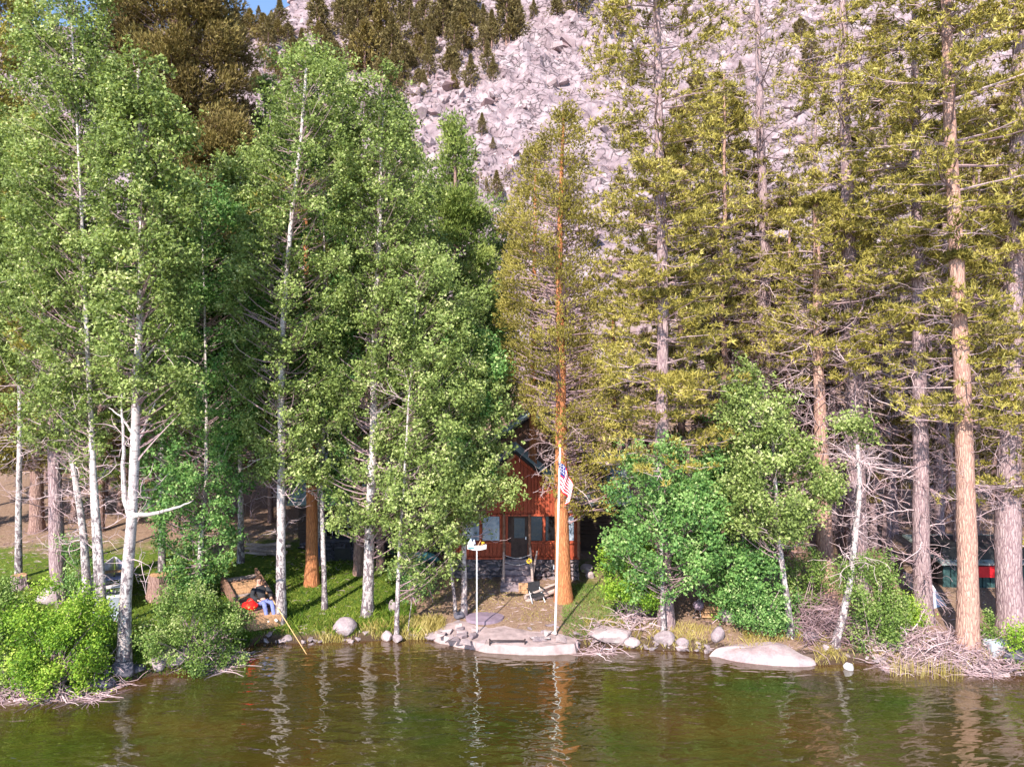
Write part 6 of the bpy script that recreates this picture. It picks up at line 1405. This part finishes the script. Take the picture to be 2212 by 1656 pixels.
# ------------------------------------------------------------------ grass, reeds, litter
def blades(n, region, hmin, hmax, mat, name, label, seed, wdt=.012, lean=.3, dens=None):
    rs = np.random.default_rng(seed); px = rs.uniform(region[0], region[1], n); 
    x_sh = (px - 1106) / F * 21; d_ = rs.uniform(region[2], region[3], n); D = shoreY(x_sh) + d_; x = (px - 1106) / F * D; D = shoreY(x) + d_
    if dens is not None: k = dens(px, d_, x, D) > rs.uniform(0, 1, n); x, D, px, d_ = x[k], D[k], px[k], d_[k]
    n = len(x); z = np.where(d_ > 0, height(x, D), -.05); h = rs.uniform(hmin, hmax, n) * (.6 + .8 * fbm(x * 1.2, D * 1.2, 5)); a = rs.uniform(0, 6.28, n)
    B = np.stack([x, D, z - .02], 1); s = np.stack([np.cos(a), np.sin(a), 0 * a], 1) * wdt * .5; ln_ = np.stack([rs.normal(0, lean, n), rs.normal(0, lean, n), np.ones(n)], 1) * h[:, None]
    V = np.stack([B - s, B + s, B + ln_ * .55 + s * .7, B + ln_ * np.array([1.5, 1.5, 1])], 1); f = np.array([[0, 1, 2], [0, 2, 3]])
    Fx = (f[None] + (np.arange(n) * 4)[:, None, None]).reshape(-1, 3); g = Geo(); g.add(V.reshape(-1, 3), Fx, np.repeat(np.clip(rs.normal(.5, .2, n) + (fbm(x, D, 8) - .5) * .8, 0, 1), 2)); o_ = g.build(name, mat); tag(o_, label, 'grass', kind='stuff')
clump = lambda s_, th: (lambda px, d_, x, D: np.clip((fbm(x * 1.1, D * 1.1, s_) - th) * 6, 0.03, 1))
blades(45000, (-60, 905, .2, 7.5), .05, .16, 'grass_green', 'lawn_grass', 'green grass on the shaded lawn left of the cabin', 1, .02, .4, lambda px, d_, x, D: np.clip(1.2 - d_ / 8, .1, 1) * np.clip((910 - px) / 40, 0, 1))
blades(7000, (560, 960, -.05, .8), .12, .34, 'grass_straw', 'shore_grass', 'yellow-green tall grass along the water left of the landing', 2, .016, .18, clump(12, .40))
blades(5000, (560, 900, .1, 1.8), .12, .35, 'grass_green', 'shore_grass', 'tall green grass between the shore aspens', 3, .018, .25, clump(13, .42))
blades(9000, (1215, 1360, .2, 4.5), .04, .12, 'leaf_willow', 'bank_grass', 'short olive grass on the bank right of the flagpole', 4, .02, .4)
blades(7000, (930, 1340, 1.2, 4.5), .03, .09, 'grass_straw', 'dry_grass', 'dry straw grass before the cabin steps', 5, .018, .5, clump(14, .40))
blades(8000, (1260, 1960, -.03, 1.3), .06, .22, 'grass_straw', 'shore_grass', 'yellow sedge along the water right of the landing', 6, .016, .25, clump(15, .44))
blades(6000, (1760, 2260, -.03, 1.1), .06, .24, 'grass_straw', 'shore_grass', 'golden sedge at the foot of the right bank', 7, .016, .25, clump(16, .38))
blades(260, (1930, 2110, -.9, -.15), .35, .6, 'grass_straw', 'reeds', 'thin tan reeds standing in the shallow water before the right bank', 8, .014, .04)
blades(2500, (-60, 560, -.02, .6), .08, .25, 'grass_green', 'shore_grass', 'green grass under the left willow bushes', 9, .018, .3)
# forest litter: cones, twigs and chips
n = 3000; rs = np.random.default_rng(44); px = rs.uniform(-50, 2260, n); d_ = rs.uniform(.3, 12, n); x = (px - 1106) / F * 22; D = shoreY(x) + d_; x = (px - 1106) / F * D
S = np.stack([x, D, height(x, D) + .015], 1); a = rs.uniform(0, 6.28, n); T = grow(S, np.stack([np.cos(a), np.sin(a), 0 * a], 1), rs.uniform(.06, .3, n), 3, .2, 0, rs); T[:, :, 2] = height(T[:, :, 0], T[:, :, 1]) + .012
g = Geo(); g.tube(T, np.full((n, 3), .008), 3, np.clip(rs.normal(.55, .25, n), 0, 1)); o_ = g.build('twig_litter', 'twig_dead'); tag(o_, 'fallen twigs scattered over the forest floor', 'litter', kind='stuff')
